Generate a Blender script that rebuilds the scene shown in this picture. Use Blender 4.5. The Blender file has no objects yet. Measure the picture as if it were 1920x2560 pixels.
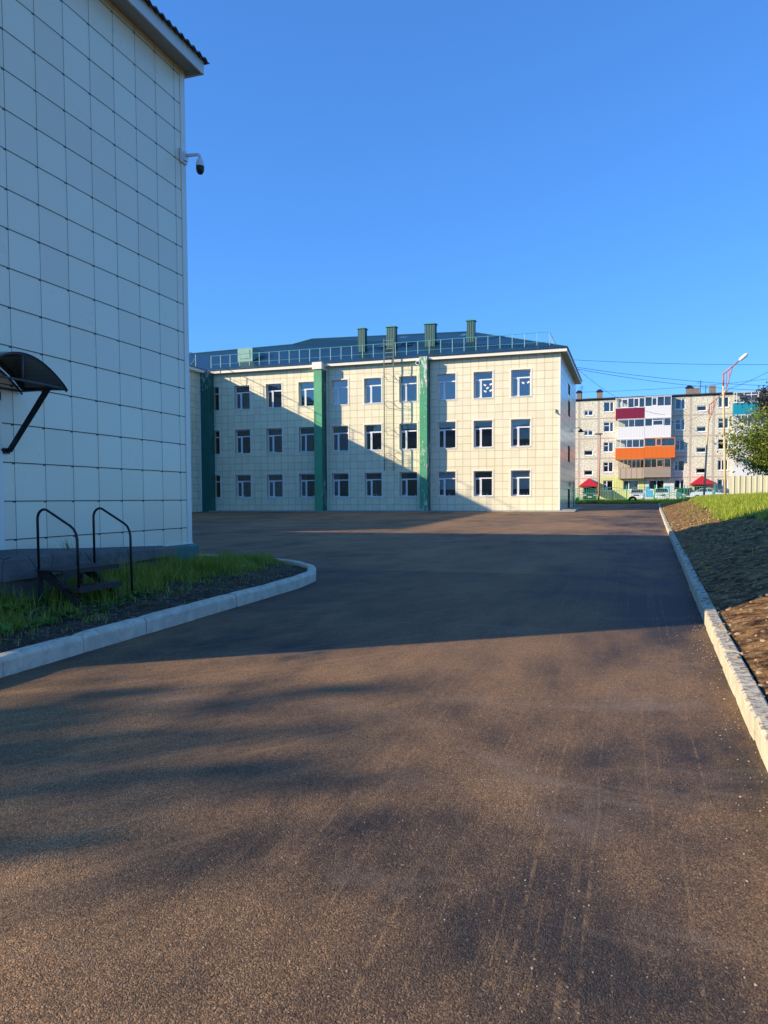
import bpy, math, random
import numpy as np
from mathutils import Matrix, Vector, noise
random.seed(7); RNG = np.random.RandomState(7)
sc = bpy.context.scene
COL = sc.collection
PI = math.pi

# ------------------------------------------------------------------ camera
F_PX, CY_PX, PITCH, ROLL, HEAD = 1886.4, 1333.6, 2.6426, -0.2969, 18.1259
p_, r_, h_ = (math.radians(v) for v in (PITCH, ROLL, HEAD))
Fv = Vector((-math.sin(h_)*math.cos(p_), math.cos(h_)*math.cos(p_), -math.sin(p_)))
R0 = Vector((math.cos(h_), math.sin(h_), 0)); U0 = R0.cross(Fv)
Rv = R0*math.cos(r_) + U0*math.sin(r_); Uv = Rv.cross(Fv)
cam_d = bpy.data.cameras.new('camera'); cam = bpy.data.objects.new('camera', cam_d); COL.objects.link(cam)
cam.matrix_world = Matrix((( Rv.x, Uv.x, -Fv.x, 0), (Rv.y, Uv.y, -Fv.y, 0), (Rv.z, Uv.z, -Fv.z, 1.6), (0, 0, 0, 1)))
cam_d.sensor_fit = 'VERTICAL'; cam_d.sensor_height = 36.0
cam_d.lens = F_PX/2560*36.0
cam_d.shift_y = (CY_PX-1280)/2560
cam_d.clip_end = 5000
sc.camera = cam

# ------------------------------------------------------------------ world, sun, exposure
SUN = Vector((-1.457, -1.0, 0.711)).normalized()      # towards the sun
sun_el = math.asin(SUN.z); sun_az = math.atan2(SUN.x, SUN.y)
world = bpy.data.worlds.new('World'); sc.world = world; world.use_nodes = True
wn = world.node_tree; bg = wn.nodes['Background']
sky = wn.nodes.new('ShaderNodeTexSky'); sky.sky_type = 'NISHITA'; sky.sun_disc = False
sky.sun_elevation = sun_el; sky.sun_rotation = sun_az % (2*PI)
sky.air_density = 1.0; sky.dust_density = 0.2; sky.ozone_density = 3.5; sky.altitude = 0
hs = wn.nodes.new('ShaderNodeMixRGB'); hs.blend_type = 'MULTIPLY'; hs.inputs[0].default_value = 1
hs.inputs[2].default_value = (0.44, 0.96, 1.72, 1)
gm = wn.nodes.new('ShaderNodeGamma'); gm.inputs[1].default_value = 0.72
wn.links.new(sky.outputs[0], gm.inputs[0]); wn.links.new(gm.outputs[0], hs.inputs[1]); wn.links.new(hs.outputs[0], bg.inputs[0])
bg.inputs[1].default_value = 0.15
sun_d = bpy.data.lights.new('sun', 'SUN'); sun_o = bpy.data.objects.new('sun', sun_d); COL.objects.link(sun_o)
sun_d.energy = 4.6; sun_d.angle = math.radians(0.53); sun_d.color = (1.0, 0.84, 0.62)
sun_o.rotation_euler = (-SUN).to_track_quat('-Z', 'Y').to_euler(); sun_o.location = (-40, -30, 40)
sc.view_settings.view_transform = 'Standard'; sc.view_settings.look = 'None'
sc.view_settings.gamma = 1; sc.view_settings.exposure = 0.6
sc.cycles.max_bounces = 8; sc.cycles.transparent_max_bounces = 16

# ------------------------------------------------------------------ helpers
def tag(o, label=None, cat=None, group=None, kind=None):
    if label: o['label'] = label
    if cat: o['category'] = cat
    if group: o['group'] = group
    if kind: o['kind'] = kind
    return o
def thing(name, label, cat, loc=(0, 0, 0), rz=0, group=None):
    o = bpy.data.objects.new(name, None); COL.objects.link(o); o.location = loc; o.rotation_euler = (0, 0, rz)
    o.empty_display_size = .2
    return tag(o, label, cat, group)
def copy_tree(o, parent=None):
    c = o.copy(); COL.objects.link(c); c.parent = parent
    for ch in o.children: copy_tree(ch, c)
    return c
class M:
    def __init__(s): s.v = []; s.f = []; s.mi = []
    def add(s, vs, fs, mi=0):
        n = len(s.v); s.v += [tuple(v) for v in vs]; s.f += [tuple(i+n for i in f) for f in fs]; s.mi += [mi]*len(fs); return s
    def quad(s, a, b, c, d, mi=0): return s.add([a, b, c, d], [(0, 1, 2, 3)], mi)
    def box(s, x0, x1, y0, y1, z0, z1, mi=0):
        return s.add([(x0,y0,z0),(x1,y0,z0),(x1,y1,z0),(x0,y1,z0),(x0,y0,z1),(x1,y0,z1),(x1,y1,z1),(x0,y1,z1)],
                     [(0,3,2,1),(4,5,6,7),(0,1,5,4),(1,2,6,5),(2,3,7,6),(3,0,4,7)], mi)
    def tube(s, pts, r, n=8, mi=0, cap=True):
        pts = [Vector(p) for p in pts]; rs = r if isinstance(r, (list, tuple)) else [r]*len(pts)
        base = len(s.v); up = None
        for i, p in enumerate(pts):
            if i == 0: d = pts[1]-p
            elif i == len(pts)-1: d = p-pts[-2]
            else: d = (pts[i+1]-p).normalized()+(p-pts[i-1]).normalized()
            d.normalize()
            if up is None: up = Vector((0, 0, 1)) if abs(d.z) < .9 else Vector((1, 0, 0))
            a = d.cross(up)
            if a.length < 1e-4: a = d.cross(Vector((0, 1, 0)))
            a.normalize(); b = a.cross(d).normalized(); up = b
            for k in range(n):
                t = 2*PI*k/n; s.v.append(tuple(p+(a*math.cos(t)+b*math.sin(t))*rs[i]))
        for i in range(len(pts)-1):
            for k in range(n):
                q = base+i*n
                s.f.append((q+k, q+(k+1) % n, q+n+(k+1) % n, q+n+k)); s.mi.append(mi)
        if cap:
            s.f.append(tuple(base+k for k in range(n))[::-1]); s.mi.append(mi)
            e = base+(len(pts)-1)*n; s.f.append(tuple(e+k for k in range(n))); s.mi.append(mi)
        return s
    def prism(s, poly, axis, a, b, mi=0):
        """poly of 2D points, extruded along axis (0,1,2) from a to b"""
        n = len(poly); base = len(s.v)
        for t in (a, b):
            for (u, w) in poly:
                v = [0, 0, 0]; v[axis] = t; o = [i for i in range(3) if i != axis]; v[o[0]] = u; v[o[1]] = w; s.v.append(tuple(v))
        s.f.append(tuple(range(base, base+n))); s.f.append(tuple(range(base+n, base+2*n))[::-1]); s.mi += [mi, mi]
        for i in range(n):
            j = (i+1) % n; s.f.append((base+i, base+n+i, base+n+j, base+j)); s.mi.append(mi)
        return s
    def lathe(s, prof, c=(0, 0, 0), n=16, mi=0):
        base = len(s.v)
        for (r, z) in prof:
            for k in range(n):
                t = 2*PI*k/n; s.v.append((c[0]+r*math.cos(t), c[1]+r*math.sin(t), c[2]+z))
        for i in range(len(prof)-1):
            for k in range(n):
                q = base+i*n; s.f.append((q+k, q+(k+1) % n, q+n+(k+1) % n, q+n+k)); s.mi.append(mi)
        return s
    def build(s, name, mat, parent=None, smooth=False, recalc=False, loc=None):
        me = bpy.data.meshes.new(name); me.from_pydata(s.v, [], s.f)
        for m in (mat if isinstance(mat, (list, tuple)) else [mat]): me.materials.append(m)
        if any(s.mi): me.polygons.foreach_set('material_index', s.mi)
        if smooth: me.polygons.foreach_set('use_smooth', [True]*len(s.f))
        if recalc:
            import bmesh
            bm = bmesh.new(); bm.from_mesh(me); bmesh.ops.recalc_face_normals(bm, faces=bm.faces); bm.to_mesh(me); bm.free()
        me.update()
        o = bpy.data.objects.new(name, me); COL.objects.link(o)
        if parent: o.parent = parent
        if loc: o.location = loc
        return o

# ------------------------------------------------------------------ materials
class NT:
    def __init__(s, name, rough=.6, spec=.5, metal=0.0):
        s.m = bpy.data.materials.new(name); s.m.use_nodes = True; s.t = s.m.node_tree
        s.b = s.t.nodes['Principled BSDF']; s.b.inputs['Roughness'].default_value = rough
        s.b.inputs['Specular IOR Level'].default_value = spec; s.b.inputs['Metallic'].default_value = metal
        s.geo = None
    def n(s, typ, **kw):
        x = s.t.nodes.new(typ)
        for k, v in kw.items(): setattr(x, k, v)
        return x
    def l(s, a, b): s.t.links.new(a, b)
    def pos(s):
        if not s.geo: s.geo = s.n('ShaderNodeNewGeometry')
        return s.geo.outputs['Position']
    def obj(s): return s.n('ShaderNodeTexCoord').outputs['Object']
    def xyz(s, v):
        x = s.n('ShaderNodeSeparateXYZ'); s.l(v, x.inputs[0]); return x.outputs
    def math(s, op, a, b=None, c=None):
        x = s.n('ShaderNodeMath', operation=op)
        for i, q in enumerate((a, b, c)):
            if q is None: continue
            if isinstance(q, (int, float)): x.inputs[i].default_value = q
            else: s.l(q, x.inputs[i])
        return x.outputs[0]
    def comb(s, x, y, z):
        c = s.n('ShaderNodeCombineXYZ')
        for i, q in enumerate((x, y, z)):
            if isinstance(q, (int, float)): c.inputs[i].default_value = q
            else: s.l(q, c.inputs[i])
        return c.outputs[0]
    def scale(s, v, sc3, off=(0, 0, 0)):
        x = s.n('ShaderNodeMapping'); s.l(v, x.inputs[0]); x.inputs['Scale'].default_value = sc3; x.inputs['Location'].default_value = off; return x.outputs[0]
    def noise(s, v, scale, detail=4, rough=.55, dist=0):
        x = s.n('ShaderNodeTexNoise'); s.l(v, x.inputs['Vector']); x.inputs['Scale'].default_value = scale
        x.inputs['Detail'].default_value = detail; x.inputs['Roughness'].default_value = rough; x.inputs['Distortion'].default_value = dist
        return x.outputs['Fac']
    def vor(s, v, scale, feat='F1', out='Distance'):
        x = s.n('ShaderNodeTexVoronoi', feature=feat); s.l(v, x.inputs['Vector']); x.inputs['Scale'].default_value = scale
        return x.outputs[out]
    def ramp(s, f, stops):
        x = s.n('ShaderNodeValToRGB'); s.l(f, x.inputs[0]); e = x.color_ramp.elements
        while len(e) < len(stops): e.new(.5)
        for q, (p, c) in zip(e, stops):
            q.position = p; q.color = (c, c, c, 1) if isinstance(c, (int, float)) else (*c, 1)
        return x.outputs[0]
    def mix(s, f, a, b, mode='MIX'):
        x = s.n('ShaderNodeMixRGB', blend_type=mode)
        for i, q in enumerate((f, a, b)):
            if isinstance(q, (int, float)): x.inputs[i].default_value = q if i == 0 else (q, q, q, 1)
            elif isinstance(q, tuple): x.inputs[i].default_value = (*q, 1)
            else: s.l(q, x.inputs[i])
        return x.outputs[0]
    def color(s, c):
        if isinstance(c, tuple): s.b.inputs['Base Color'].default_value = (*c, 1)
        else: s.l(c, s.b.inputs['Base Color'])
        return s
    def rough(s, r): s.l(r, s.b.inputs['Roughness']); return s
    def bump(s, h, strength=.4, dist=.01):
        x = s.n('ShaderNodeBump'); x.inputs['Strength'].default_value = strength; x.inputs['Distance'].default_value = dist
        s.l(h, x.inputs['Height']); s.l(x.outputs[0], s.b.inputs['Normal']); return s
def plain(name, c, rough=.6, spec=.5, metal=0., var=.18, scale=3., bump=0., bscale=40):
    m = NT(name, rough, spec, metal); p = m.pos()
    n = m.noise(p, scale, 5, .6); d = tuple(x*(1-var) for x in c); b = tuple(min(1, x*(1+var)) for x in c)
    m.color(m.mix(n, d, b))
    if bump: m.bump(m.noise(p, bscale, 4), bump, .004)
    return m.m
def lines(m, u, period, off, w):
    """1 on a joint line, 0 elsewhere; w = half width in metres"""
    a = m.math('PINGPONG', m.math('SUBTRACT', u, off), period/2)
    return m.math('LESS_THAN', a, w)
def tile_mat(name, axis, pu, ou, pv, ov, base, wu=.004, wv=.007, rough=.22, stain=0.5, spec=.5, line=(.22, .205, .14)):
    m = NT(name, rough, spec); P = m.pos(); X = m.xyz(P); u = X[axis]; v = X[2]
    lu = lines(m, u, pu, ou, wu); lv = lines(m, v, pv, ov, wv)
    ln = m.math('MAXIMUM', lu, lv)
    cu = m.math('FLOOR', m.math('DIVIDE', m.math('SUBTRACT', u, ou), pu)); cv = m.math('FLOOR', m.math('DIVIDE', m.math('SUBTRACT', v, ov), pv))
    wnz = m.n('ShaderNodeTexWhiteNoise', noise_dimensions='3D'); m.l(m.comb(cu, cv, 0), wnz.inputs['Vector'])
    jit = wnz.outputs['Value']
    c = m.mix(jit, tuple(x*.92 for x in base), tuple(min(.9, x*1.02) for x in base))
    # yellow run-off stain along the joints and in vertical streaks
    near = m.math('MAXIMUM', m.math('SUBTRACT', 1, m.math('MULTIPLY', m.math('PINGPONG', m.math('SUBTRACT', u, ou), pu/2), 11)),
                  m.math('SUBTRACT', 1, m.math('MULTIPLY', m.math('PINGPONG', m.math('SUBTRACT', v, ov), pv/2), 14)))
    near = m.math('MAXIMUM', near, 0)
    st = m.noise(m.scale(P, (2.2, 2.2, .35)), 1.6, 5, .6)
    st2 = m.noise(m.scale(P, (6, 6, .5)), 1.2, 4, .6)
    sf = m.math('MULTIPLY', m.math('ADD', m.math('MULTIPLY', near, .8), m.math('MULTIPLY', m.ramp(st2, [(.5, 0), (.75, 1)]), .45)), m.ramp(st, [(.42, 0.1), (.68, 1)]))
    c = m.mix(m.math('MULTIPLY', sf, stain), c, (.66, .54, .20))
    low = m.ramp(m.math('ADD', v, m.math('MULTIPLY', st, .5)), [(.0, 1), (1.0, 1), (1.0, 0)])
    if name.startswith('near'):   # clips that hold the panels: short dark marks beside each crossing
        pu_ = m.math('PINGPONG', m.math('ADD', m.math('SUBTRACT', u, ou), .02), pu/2); pv_ = m.math('PINGPONG', m.math('ADD', m.math('SUBTRACT', v, ov), .009), pv/2)
        clip = m.math('MULTIPLY', m.math('LESS_THAN', pu_, .028), m.math('LESS_THAN', pv_, .014)); ln = m.math('MAXIMUM', ln, clip)
        lip_shading = m.math('LESS_THAN', m.math('PINGPONG', m.math('ADD', m.math('SUBTRACT', v, ov), .016), pv/2), .006); c = m.mix(m.math('MULTIPLY', lip_shading, .5), c, (.75, .62, .36))  # second line under each horizontal joint paints the joint's shading
    c = m.mix(ln, c, line)
    m.color(c)
    rr = m.math('ADD', rough, m.math('MULTIPLY', m.noise(P, 1.1, 3), .10)); m.rough(m.math('MAXIMUM', rr, m.math('MULTIPLY', ln, .8)))
    wav = m.math('ADD', m.math('MULTIPLY', ln, -1), m.math('MULTIPLY', m.noise(P, .9, 2), .25))
    m.bump(m.math('ADD', wav, m.math('MULTIPLY', jit, .25)), .35, .012)
    return m.m

CREAM = (.86, .775, .54)
m_tileF = tile_mat('facade_tile', 0, .6, -5.42, .5667, 0, CREAM, wu=.006, wv=.0075, stain=.65)
m_tileE = tile_mat('end_wall_tile', 1, .6, 55.92, .5667, 0, CREAM, wu=.007, wv=.011, rough=.16, stain=.4)
m_tileW = tile_mat('connecting_wall_tile', 1, .55, 54.81, .5667, 0, (.74, .70, .53), wu=.008, wv=.009, stain=.7)
m_tileN = tile_mat('near_wall_tile', 1, .6, 8.663, .5492, 1.042-.5492*4, (.92, .79, .57), wu=.0045, wv=.0075, rough=.24, stain=.13, line=(.05, .055, .05))
m_trim = plain('cream_trim', (.80, .765, .64), .35, var=.05)
m_reveal = plain('yellowed_reveal', (.66, .55, .27), .5, var=.2, scale=4)
m_white = plain('white_frame', (.78, .79, .80), .3, var=.03)
m_soffit = plain('soffit_metal', (.30, .29, .27), .5, var=.12)
m_glass = None
def glass_mat(name, tint=(.82, .88, .9), refl=1.0):
    m = bpy.data.materials.new(name); m.use_nodes = True; t = m.node_tree; t.nodes.clear()
    o = t.nodes.new('ShaderNodeOutputMaterial'); mx = t.nodes.new('ShaderNodeMixShader'); tr = t.nodes.new('ShaderNodeBsdfTransparent')
    gl = t.nodes.new('ShaderNodeBsdfGlossy'); fr = t.nodes.new('ShaderNodeFresnel'); fr.inputs[0].default_value = 1.55
    mu = t.nodes.new('ShaderNodeMath'); mu.operation = 'MULTIPLY_ADD'; mu.inputs[1].default_value = 1.9*refl; mu.inputs[2].default_value = .05*refl; mu.use_clamp = True
    gl.inputs['Roughness'].default_value = .02; tr.inputs[0].default_value = (*tint, 1)
    bp = t.nodes.new('ShaderNodeBump'); nz = t.nodes.new('ShaderNodeTexNoise'); ge = t.nodes.new('ShaderNodeNewGeometry')
    nz.inputs['Scale'].default_value = .8; bp.inputs['Strength'].default_value = .12; bp.inputs['Distance'].default_value = .02
    t.links.new(ge.outputs['Position'], nz.inputs[0]); t.links.new(nz.outputs[0], bp.inputs['Height']); t.links.new(bp.outputs[0], gl.inputs['Normal'])
    t.links.new(fr.outputs[0], mu.inputs[0]); t.links.new(mu.outputs[0], mx.inputs[0]); t.links.new(tr.outputs[0], mx.inputs[1]); t.links.new(gl.outputs[0], mx.inputs[2]); t.links.new(mx.outputs[0], o.inputs[0])
    return m
m_glass = glass_mat('window_glass')
m_glassS = glass_mat('sky_facing_glass', refl=1.8)
m_int = plain('dark_interior', (.05, .05, .055), .9, var=.3, scale=1.2)
m_curt = NT('curtain_fabric', .9); X = m_curt.xyz(m_curt.pos()); m_curt.color(m_curt.mix(m_curt.math('PINGPONG', X[0], .045), (.17, .17, .16), (.5, .47, .42))); m_curt = m_curt.m
# stripes of the vertical blinds
_b = NT('vertical_blinds', .8); X = _b.xyz(_b.pos()); _f = lines(_b, X[0], .13, 0, .03); _b.color(_b.mix(_f, (.36, .36, .36), (.12, .12, .13))); m_blind = _b.m
m_pale = plain('pale_roller_blind', (.62, .72, .70), .8, var=.1)
m_teal = plain('teal_curtain', (.02, .20, .19), .8)
m_paper = plain('white_paper', (.8, .8, .78), .8, var=.1)
def peel(name, c, amount, side=False, c2=(.62, .62, .56)):
    m = NT(name, .45, .4); P = m.pos()
    n = m.noise(m.scale(P, (4.0, 4.0, 1.1)), 2.0, 8, .68)
    k = m.noise(m.scale(P, (1, 1, .5)), .7, 3, .5)
    f = m.ramp(m.math('ADD', n, m.math('MULTIPLY', m.math('SUBTRACT', k, .5), .6)), [(amount, 0), (amount+.012, 1)])
    base = m.mix(m.noise(P, 1.3, 5), tuple(x*.78 for x in c), tuple(x*1.2 for x in c))
    m.color(m.mix(f, base, c2)); m.bump(m.math('ADD', m.math('MULTIPLY', f, -1), m.math('MULTIPLY', m.noise(P, 9, 5), .5)), .5, .012)
    return m.m
m_green1 = peel('peeling_green_paint', (.085, .35, .18), .60)
m_green2 = peel('worn_green_paint', (.09, .36, .19), .69, c2=(.12, .22, .16))
m_green0 = peel('flaking_shade_dark_paint', (.012, .12, .10), .60, c2=(.42, .44, .42))  # darker green puts the shade of the pilaster sides into the paint
m_plinth = peel('teal_plinth_paint', (.03, .15, .13), .67, c2=(.38, .36, .33))
def roof_mat(name, c, axis, period, rough=.35):
    m = NT(name, rough, .5); X = m.xyz(m.pos()); w = m.math('SINE', m.math('MULTIPLY', X[axis], 2*PI/period))
    w01 = m.math('MULTIPLY_ADD', w, .5, .5)
    m.color(m.mix(w01, tuple(x*.45 for x in c), c)); m.bump(w, .4, .02); return m.m
m_roofS = roof_mat('green_corrugated_roof', (.008, .045, .075), 0, .26)
m_roofE = roof_mat('green_corrugated_roof_hip', (.008, .045, .075), 1, .26)
m_vent = roof_mat('green_shaft_cladding', (.008, .11, .10), 0, .14, .6)
m_ventcap = plain('teal_cap_metal', (.10, .36, .36), .35)
m_rail = plain('turquoise_railing_paint', (.10, .36, .36), .4)
m_railw = plain('pale_railing_paint', (.30, .50, .48), .4)
m_steel = plain('grey_green_steel', (.10, .17, .13), .5)
m_black = plain('black_metal', (.012, .012, .013), .45, var=.3)
m_rust = plain('rusty_black_steel', (.035, .027, .022), .7, var=.4, scale=9, bump=.4)
m_conc = NT('old_concrete', .9); P = m_conc.pos()
cr = m_conc.vor(m_conc.scale(P, (1, 1, 1)), 1.7, 'DISTANCE_TO_EDGE')
m_conc.color(m_conc.mix(m_conc.math('LESS_THAN', m_conc.math('ADD', cr, m_conc.math('MULTIPLY', m_conc.noise(P, 6, 4), .03)), .022),
    m_conc.mix(m_conc.noise(P, 2.5, 7, .65), (.07, .068, .062), (.21, .20, .18)), (.03, .03, .03)))
m_conc.bump(m_conc.noise(P, 12, 8, .7), .8, .03); m_conc = m_conc.m

def kerb_mat(name, dirt, c=(.62, .61, .57)):
    m = NT(name, .85, .3); P = m.pos(); N = m.n('ShaderNodeNewGeometry').outputs['Normal']; nz = m.xyz(N)[2]
    a = m.noise(P, 3.2, 7, .65); b = m.noise(P, 26, 6, .7)
    col = m.mix(a, tuple(x*.80 for x in c), tuple(min(.85, x*1.12) for x in c))
    col = m.mix(m.ramp(b, [(.56, 0), (.66, .45)]), col, (.30, .29, .26))
    k = m.noise(m.scale(P, (1.2, 1.8, 1)), 9.0, 8, .8)
    f = m.math('MULTIPLY', m.ramp(k, [(.53-dirt, 0), (.565-dirt, 1)]), m.ramp(nz, [(.55, 0), (.8, 1)]))
    col = m.mix(m.math('MULTIPLY', f, .8), col, (.17, .10, .055))
    low = m.math('MULTIPLY', m.ramp(m.noise(P, 7, 5), [(.45, 0), (.6, 1)]), .25)
    col = m.mix(low, col, (.22, .19, .15))
    m.color(col); m.bump(m.math('ADD', m.math('MULTIPLY', b, .5), a), .55, .012); return m.m
m_kerbL = kerb_mat('chipped_concrete_kerb', -.05, (.72, .64, .47))
m_kerbR = kerb_mat('dirty_concrete_kerb', .03, (.68, .61, .43))

# asphalt: dark binder with stone grain, brown dust film and wheel-drawn dust lines
A = NT('fresh_asphalt', .8, .22); P = A.pos(); XY = A.xyz(P)
big = A.noise(A.scale(P, (.34, .20, 1)), 1.0, 6, .62, .4)
mid = A.noise(A.scale(P, (1.3, .55, 1), (3, 9, 0)), 1.0, 6, .65)
fine = A.noise(P, 150, 3, .65); med = A.noise(P, 38, 4, .7)
PW = A.n('ShaderNodeVectorMath', operation='ADD'); nzc = A.n('ShaderNodeTexNoise'); A.l(P, nzc.inputs['Vector']); nzc.inputs['Scale'].default_value = 90; nzc.inputs['Detail'].default_value = 2
sc3 = A.n('ShaderNodeVectorMath', operation='SCALE'); A.l(nzc.outputs['Color'], sc3.inputs[0]); sc3.inputs['Scale'].default_value = .010
A.l(P, PW.inputs[0]); A.l(sc3.outputs[0], PW.inputs[1]); PV = PW.outputs[0]
aggc = A.n('ShaderNodeTexVoronoi'); A.l(PV, aggc.inputs['Vector']); aggc.inputs['Scale'].default_value = 165; agg = aggc.outputs['Distance']; agv = A.xyz(aggc.outputs['Color'])[0]
agg2 = A.n('ShaderNodeTexVoronoi'); A.l(PV, agg2.inputs['Vector']); agg2.inputs['Scale'].default_value = 70; ag2 = A.xyz(agg2.outputs['Color'])[1]
# lane profile: dusty in the middle, fresher and blacker strip beside the right kerb
lane = A.ramp(A.math('MULTIPLY_ADD', A.math('ADD', XY[0], A.math('MULTIPLY', mid, .7)), .1, .8), [(.0, .02), (.42, .02), (.70, .05), (.83, -0.0), (.88, 0)])
dk = A.ramp(A.math('MULTIPLY_ADD', A.math('ADD', XY[0], A.math('MULTIPLY', big, 1.1)), .25, .75), [(.62, 0), (.86, .085)])
kd = A.math('MULTIPLY', A.ramp(A.math('MULTIPLY_ADD', A.math('ADD', XY[0], A.math('MULTIPLY', mid, 1.4)), -.25, .0), [(.55, 0), (.98, .06)]), A.ramp(A.math('MULTIPLY', A.math('ADD', XY[1], A.math('MULTIPLY', big, 4)), .05), [(.35, 1), (.80, 1), (.95, 0)]))
nearf = A.ramp(A.math('MULTIPLY', A.math('ADD', XY[1], A.math('MULTIPLY', mid, 2.0)), .1), [(.30, .03), (.62, 0), (1.0, 0)])
dust = A.math('SUBTRACT', A.math('SUBTRACT', A.math('ADD', A.math('MULTIPLY', big, .74), A.math('MULTIPLY', mid, .46)), .055), A.math('ADD', dk, A.math('ADD', nearf, kd)))
dustf = A.ramp(dust, [(.40, 0.0), (.49, .40), (.55, .62), (.66, 1)])
base = A.mix(dustf, (.058, .045, .036), (.33, .198, .100))
grain = A.mix(A.ramp(agv, [(.0, 0), (.5, .22), (.8, .5), (.97, 1)]), A.mix(A.ramp(fine, [(.35, 0), (.65, 1)]), (.22, .21, .21), (1.0, .98, .95)), (2.0, 1.85, 1.6))
col = A.mix(1.0, base, grain, 'MULTIPLY')
col = A.mix(A.ramp(med, [(.30, .55), (.46, 0)]), col, (.018, .017, .017))
spk = A.math('MULTIPLY', A.math('GREATER_THAN', ag2, .972), A.math('LESS_THAN', agg2.outputs['Distance'], .25))
col = A.mix(A.math('MULTIPLY', spk, .7), col, (.60, .46, .30))
# dust lines that run with the traffic near the right kerb, and wide faint wheel sweeps
wob = A.noise(A.scale(P, (.1, .28, 1)), 1, 3); ux = A.math('ADD', XY[0], A.math('MULTIPLY', wob, .22))
streak = A.noise(A.comb(A.math('MULTIPLY', ux, 24), A.math('MULTIPLY', XY[1], .13), 0), 1.0, 2, .6)
stf = A.math('MULTIPLY', A.ramp(streak, [(.57, 0), (.66, 1)]), A.ramp(A.noise(P, 13, 7, .85), [(.47, 0), (.56, 1)]))
zone = A.ramp(A.math('MULTIPLY_ADD', XY[0], .25, 1.0), [(.45, 0), (.70, 1)])
col = A.mix(A.math('MULTIPLY', A.math('MULTIPLY', stf, zone), .40), col, (.44, .265, .125))
ang = A.math('ADD', A.math('MULTIPLY', XY[0], .80), A.math('MULTIPLY', XY[1], -.62)); alo = A.math('ADD', A.math('MULTIPLY', XY[0], .62), A.math('MULTIPLY', XY[1], .80))
sw2 = A.noise(A.comb(A.math('MULTIPLY', ang, 9.0), A.math('MULTIPLY', alo, .35), 5), 1.0, 6, .78, .1)
col = A.mix(A.math('MULTIPLY', A.math('MULTIPLY', A.ramp(sw2, [(.50, 0), (.72, 1)]), A.math('SUBTRACT', 1, zone)), .45), col, (.46, .28, .14))
sw = A.noise(A.comb(A.math('MULTIPLY', XY[0], .5), A.math('MULTIPLY', XY[1], 1.1), 3), 1.0, 5, .7, .6)
col = A.mix(A.math('MULTIPLY', A.ramp(sw, [(.56, 0), (.68, 1)]), .35), col, (.30, .22, .155))
# paving seam across the yard: fresher lay on this side of it
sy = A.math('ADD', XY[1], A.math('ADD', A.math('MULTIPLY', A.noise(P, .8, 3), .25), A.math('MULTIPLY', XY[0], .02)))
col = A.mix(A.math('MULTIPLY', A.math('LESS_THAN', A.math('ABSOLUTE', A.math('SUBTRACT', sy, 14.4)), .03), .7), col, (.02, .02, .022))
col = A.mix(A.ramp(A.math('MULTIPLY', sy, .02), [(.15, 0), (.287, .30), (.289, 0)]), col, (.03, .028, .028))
A.color(col)
A.rough(A.math('MULTIPLY_ADD', dustf, .15, .66))
h = A.math('ADD', A.math('MULTIPLY', A.math('SUBTRACT', .5, agg), .9), A.math('ADD', A.math('MULTIPLY', fine, .5), A.math('MULTIPLY', med, .9)))
A.bump(h, .85, .006); m_asph = A.m

def soil(name, a, b, stone=(.28, .24, .19), bs=.9, bd=.05):
    m = NT(name, .95, .15); P = m.pos(); n = m.noise(P, 5, 8, .72); k = m.noise(P, 22, 5, .7)
    c = m.mix(m.ramp(n, [(.40, 0), (.70, 1)]), a, b)
    v = m.n('ShaderNodeTexVoronoi'); m.l(P, v.inputs['Vector']); v.inputs['Scale'].default_value = 13
    vc = m.xyz(v.outputs['Color'])[0]
    c = m.mix(m.math('MULTIPLY', m.math('GREATER_THAN', vc, .86), m.math('LESS_THAN', v.outputs['Distance'], .34)), c, stone)
    m.color(c); m.bump(m.math('ADD', n, m.math('MULTIPLY', k, .6)), bs, bd); return m.m
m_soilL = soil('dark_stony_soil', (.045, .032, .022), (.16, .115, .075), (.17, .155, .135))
m_soilR = soil('brown_bank_earth', (.07, .031, .012), (.78, .44, .165), (.62, .45, .26), 1.0, .15)
m_turf = soil('turf_under_grass', (.03, .045, .012), (.09, .11, .03), (.1, .1, .05))
m_ground = soil('far_ground', (.05, .055, .03), (.12, .11, .07))
m_rock = plain('grey_stone', (.15, .135, .12), .9, var=.5, scale=9, bump=.6)
m_clod = plain('earth_clod', (.40, .27, .15), .95, var=.5, scale=6, bump=.8, bscale=30)
def leafy(name, a, b, c=None, trans=.35, scale=1.4):
    m = NT(name, .55, .3); P = m.pos(); n = m.noise(P, scale, 4, .6); oi = m.n('ShaderNodeNewGeometry').outputs['Random Per Island']
    col = m.mix(m.math('MULTIPLY_ADD', oi, .6, m.math('MULTIPLY', n, .45)), a, b)
    if c: col = m.mix(m.math('GREATER_THAN', oi, .86), col, c)
    m.color(col)
    tr = m.n('ShaderNodeBsdfTranslucent'); mx = m.n('ShaderNodeMixShader'); mx.inputs[0].default_value = trans
    m.l(col, tr.inputs[0]); m.l(m.b.outputs[0], mx.inputs[1]); m.l(tr.outputs[0], mx.inputs[2])
    m.l(mx.outputs[0], m.t.nodes['Material Output'].inputs[0]); return m.m
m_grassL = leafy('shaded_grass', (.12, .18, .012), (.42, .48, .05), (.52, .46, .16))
m_grassR = leafy('bright_meadow_grass', (.24, .34, .02), (.58, .66, .07), (.66, .58, .16), scale=.7, trans=.45)
m_weed = leafy('broad_leaf_weed', (.05, .14, .02), (.15, .30, .05), trans=.25)
m_leafR = leafy('green_tree_leaf', (.10, .17, .02), (.34, .42, .07), (.55, .48, .10), trans=.5)
m_leafD = leafy('shade_dark_leaf', (.03, .04, .03), (.09, .095, .07), (.10, .06, .08))  # purple-dark tone paints a shaded branch into the leaf colour
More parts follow.
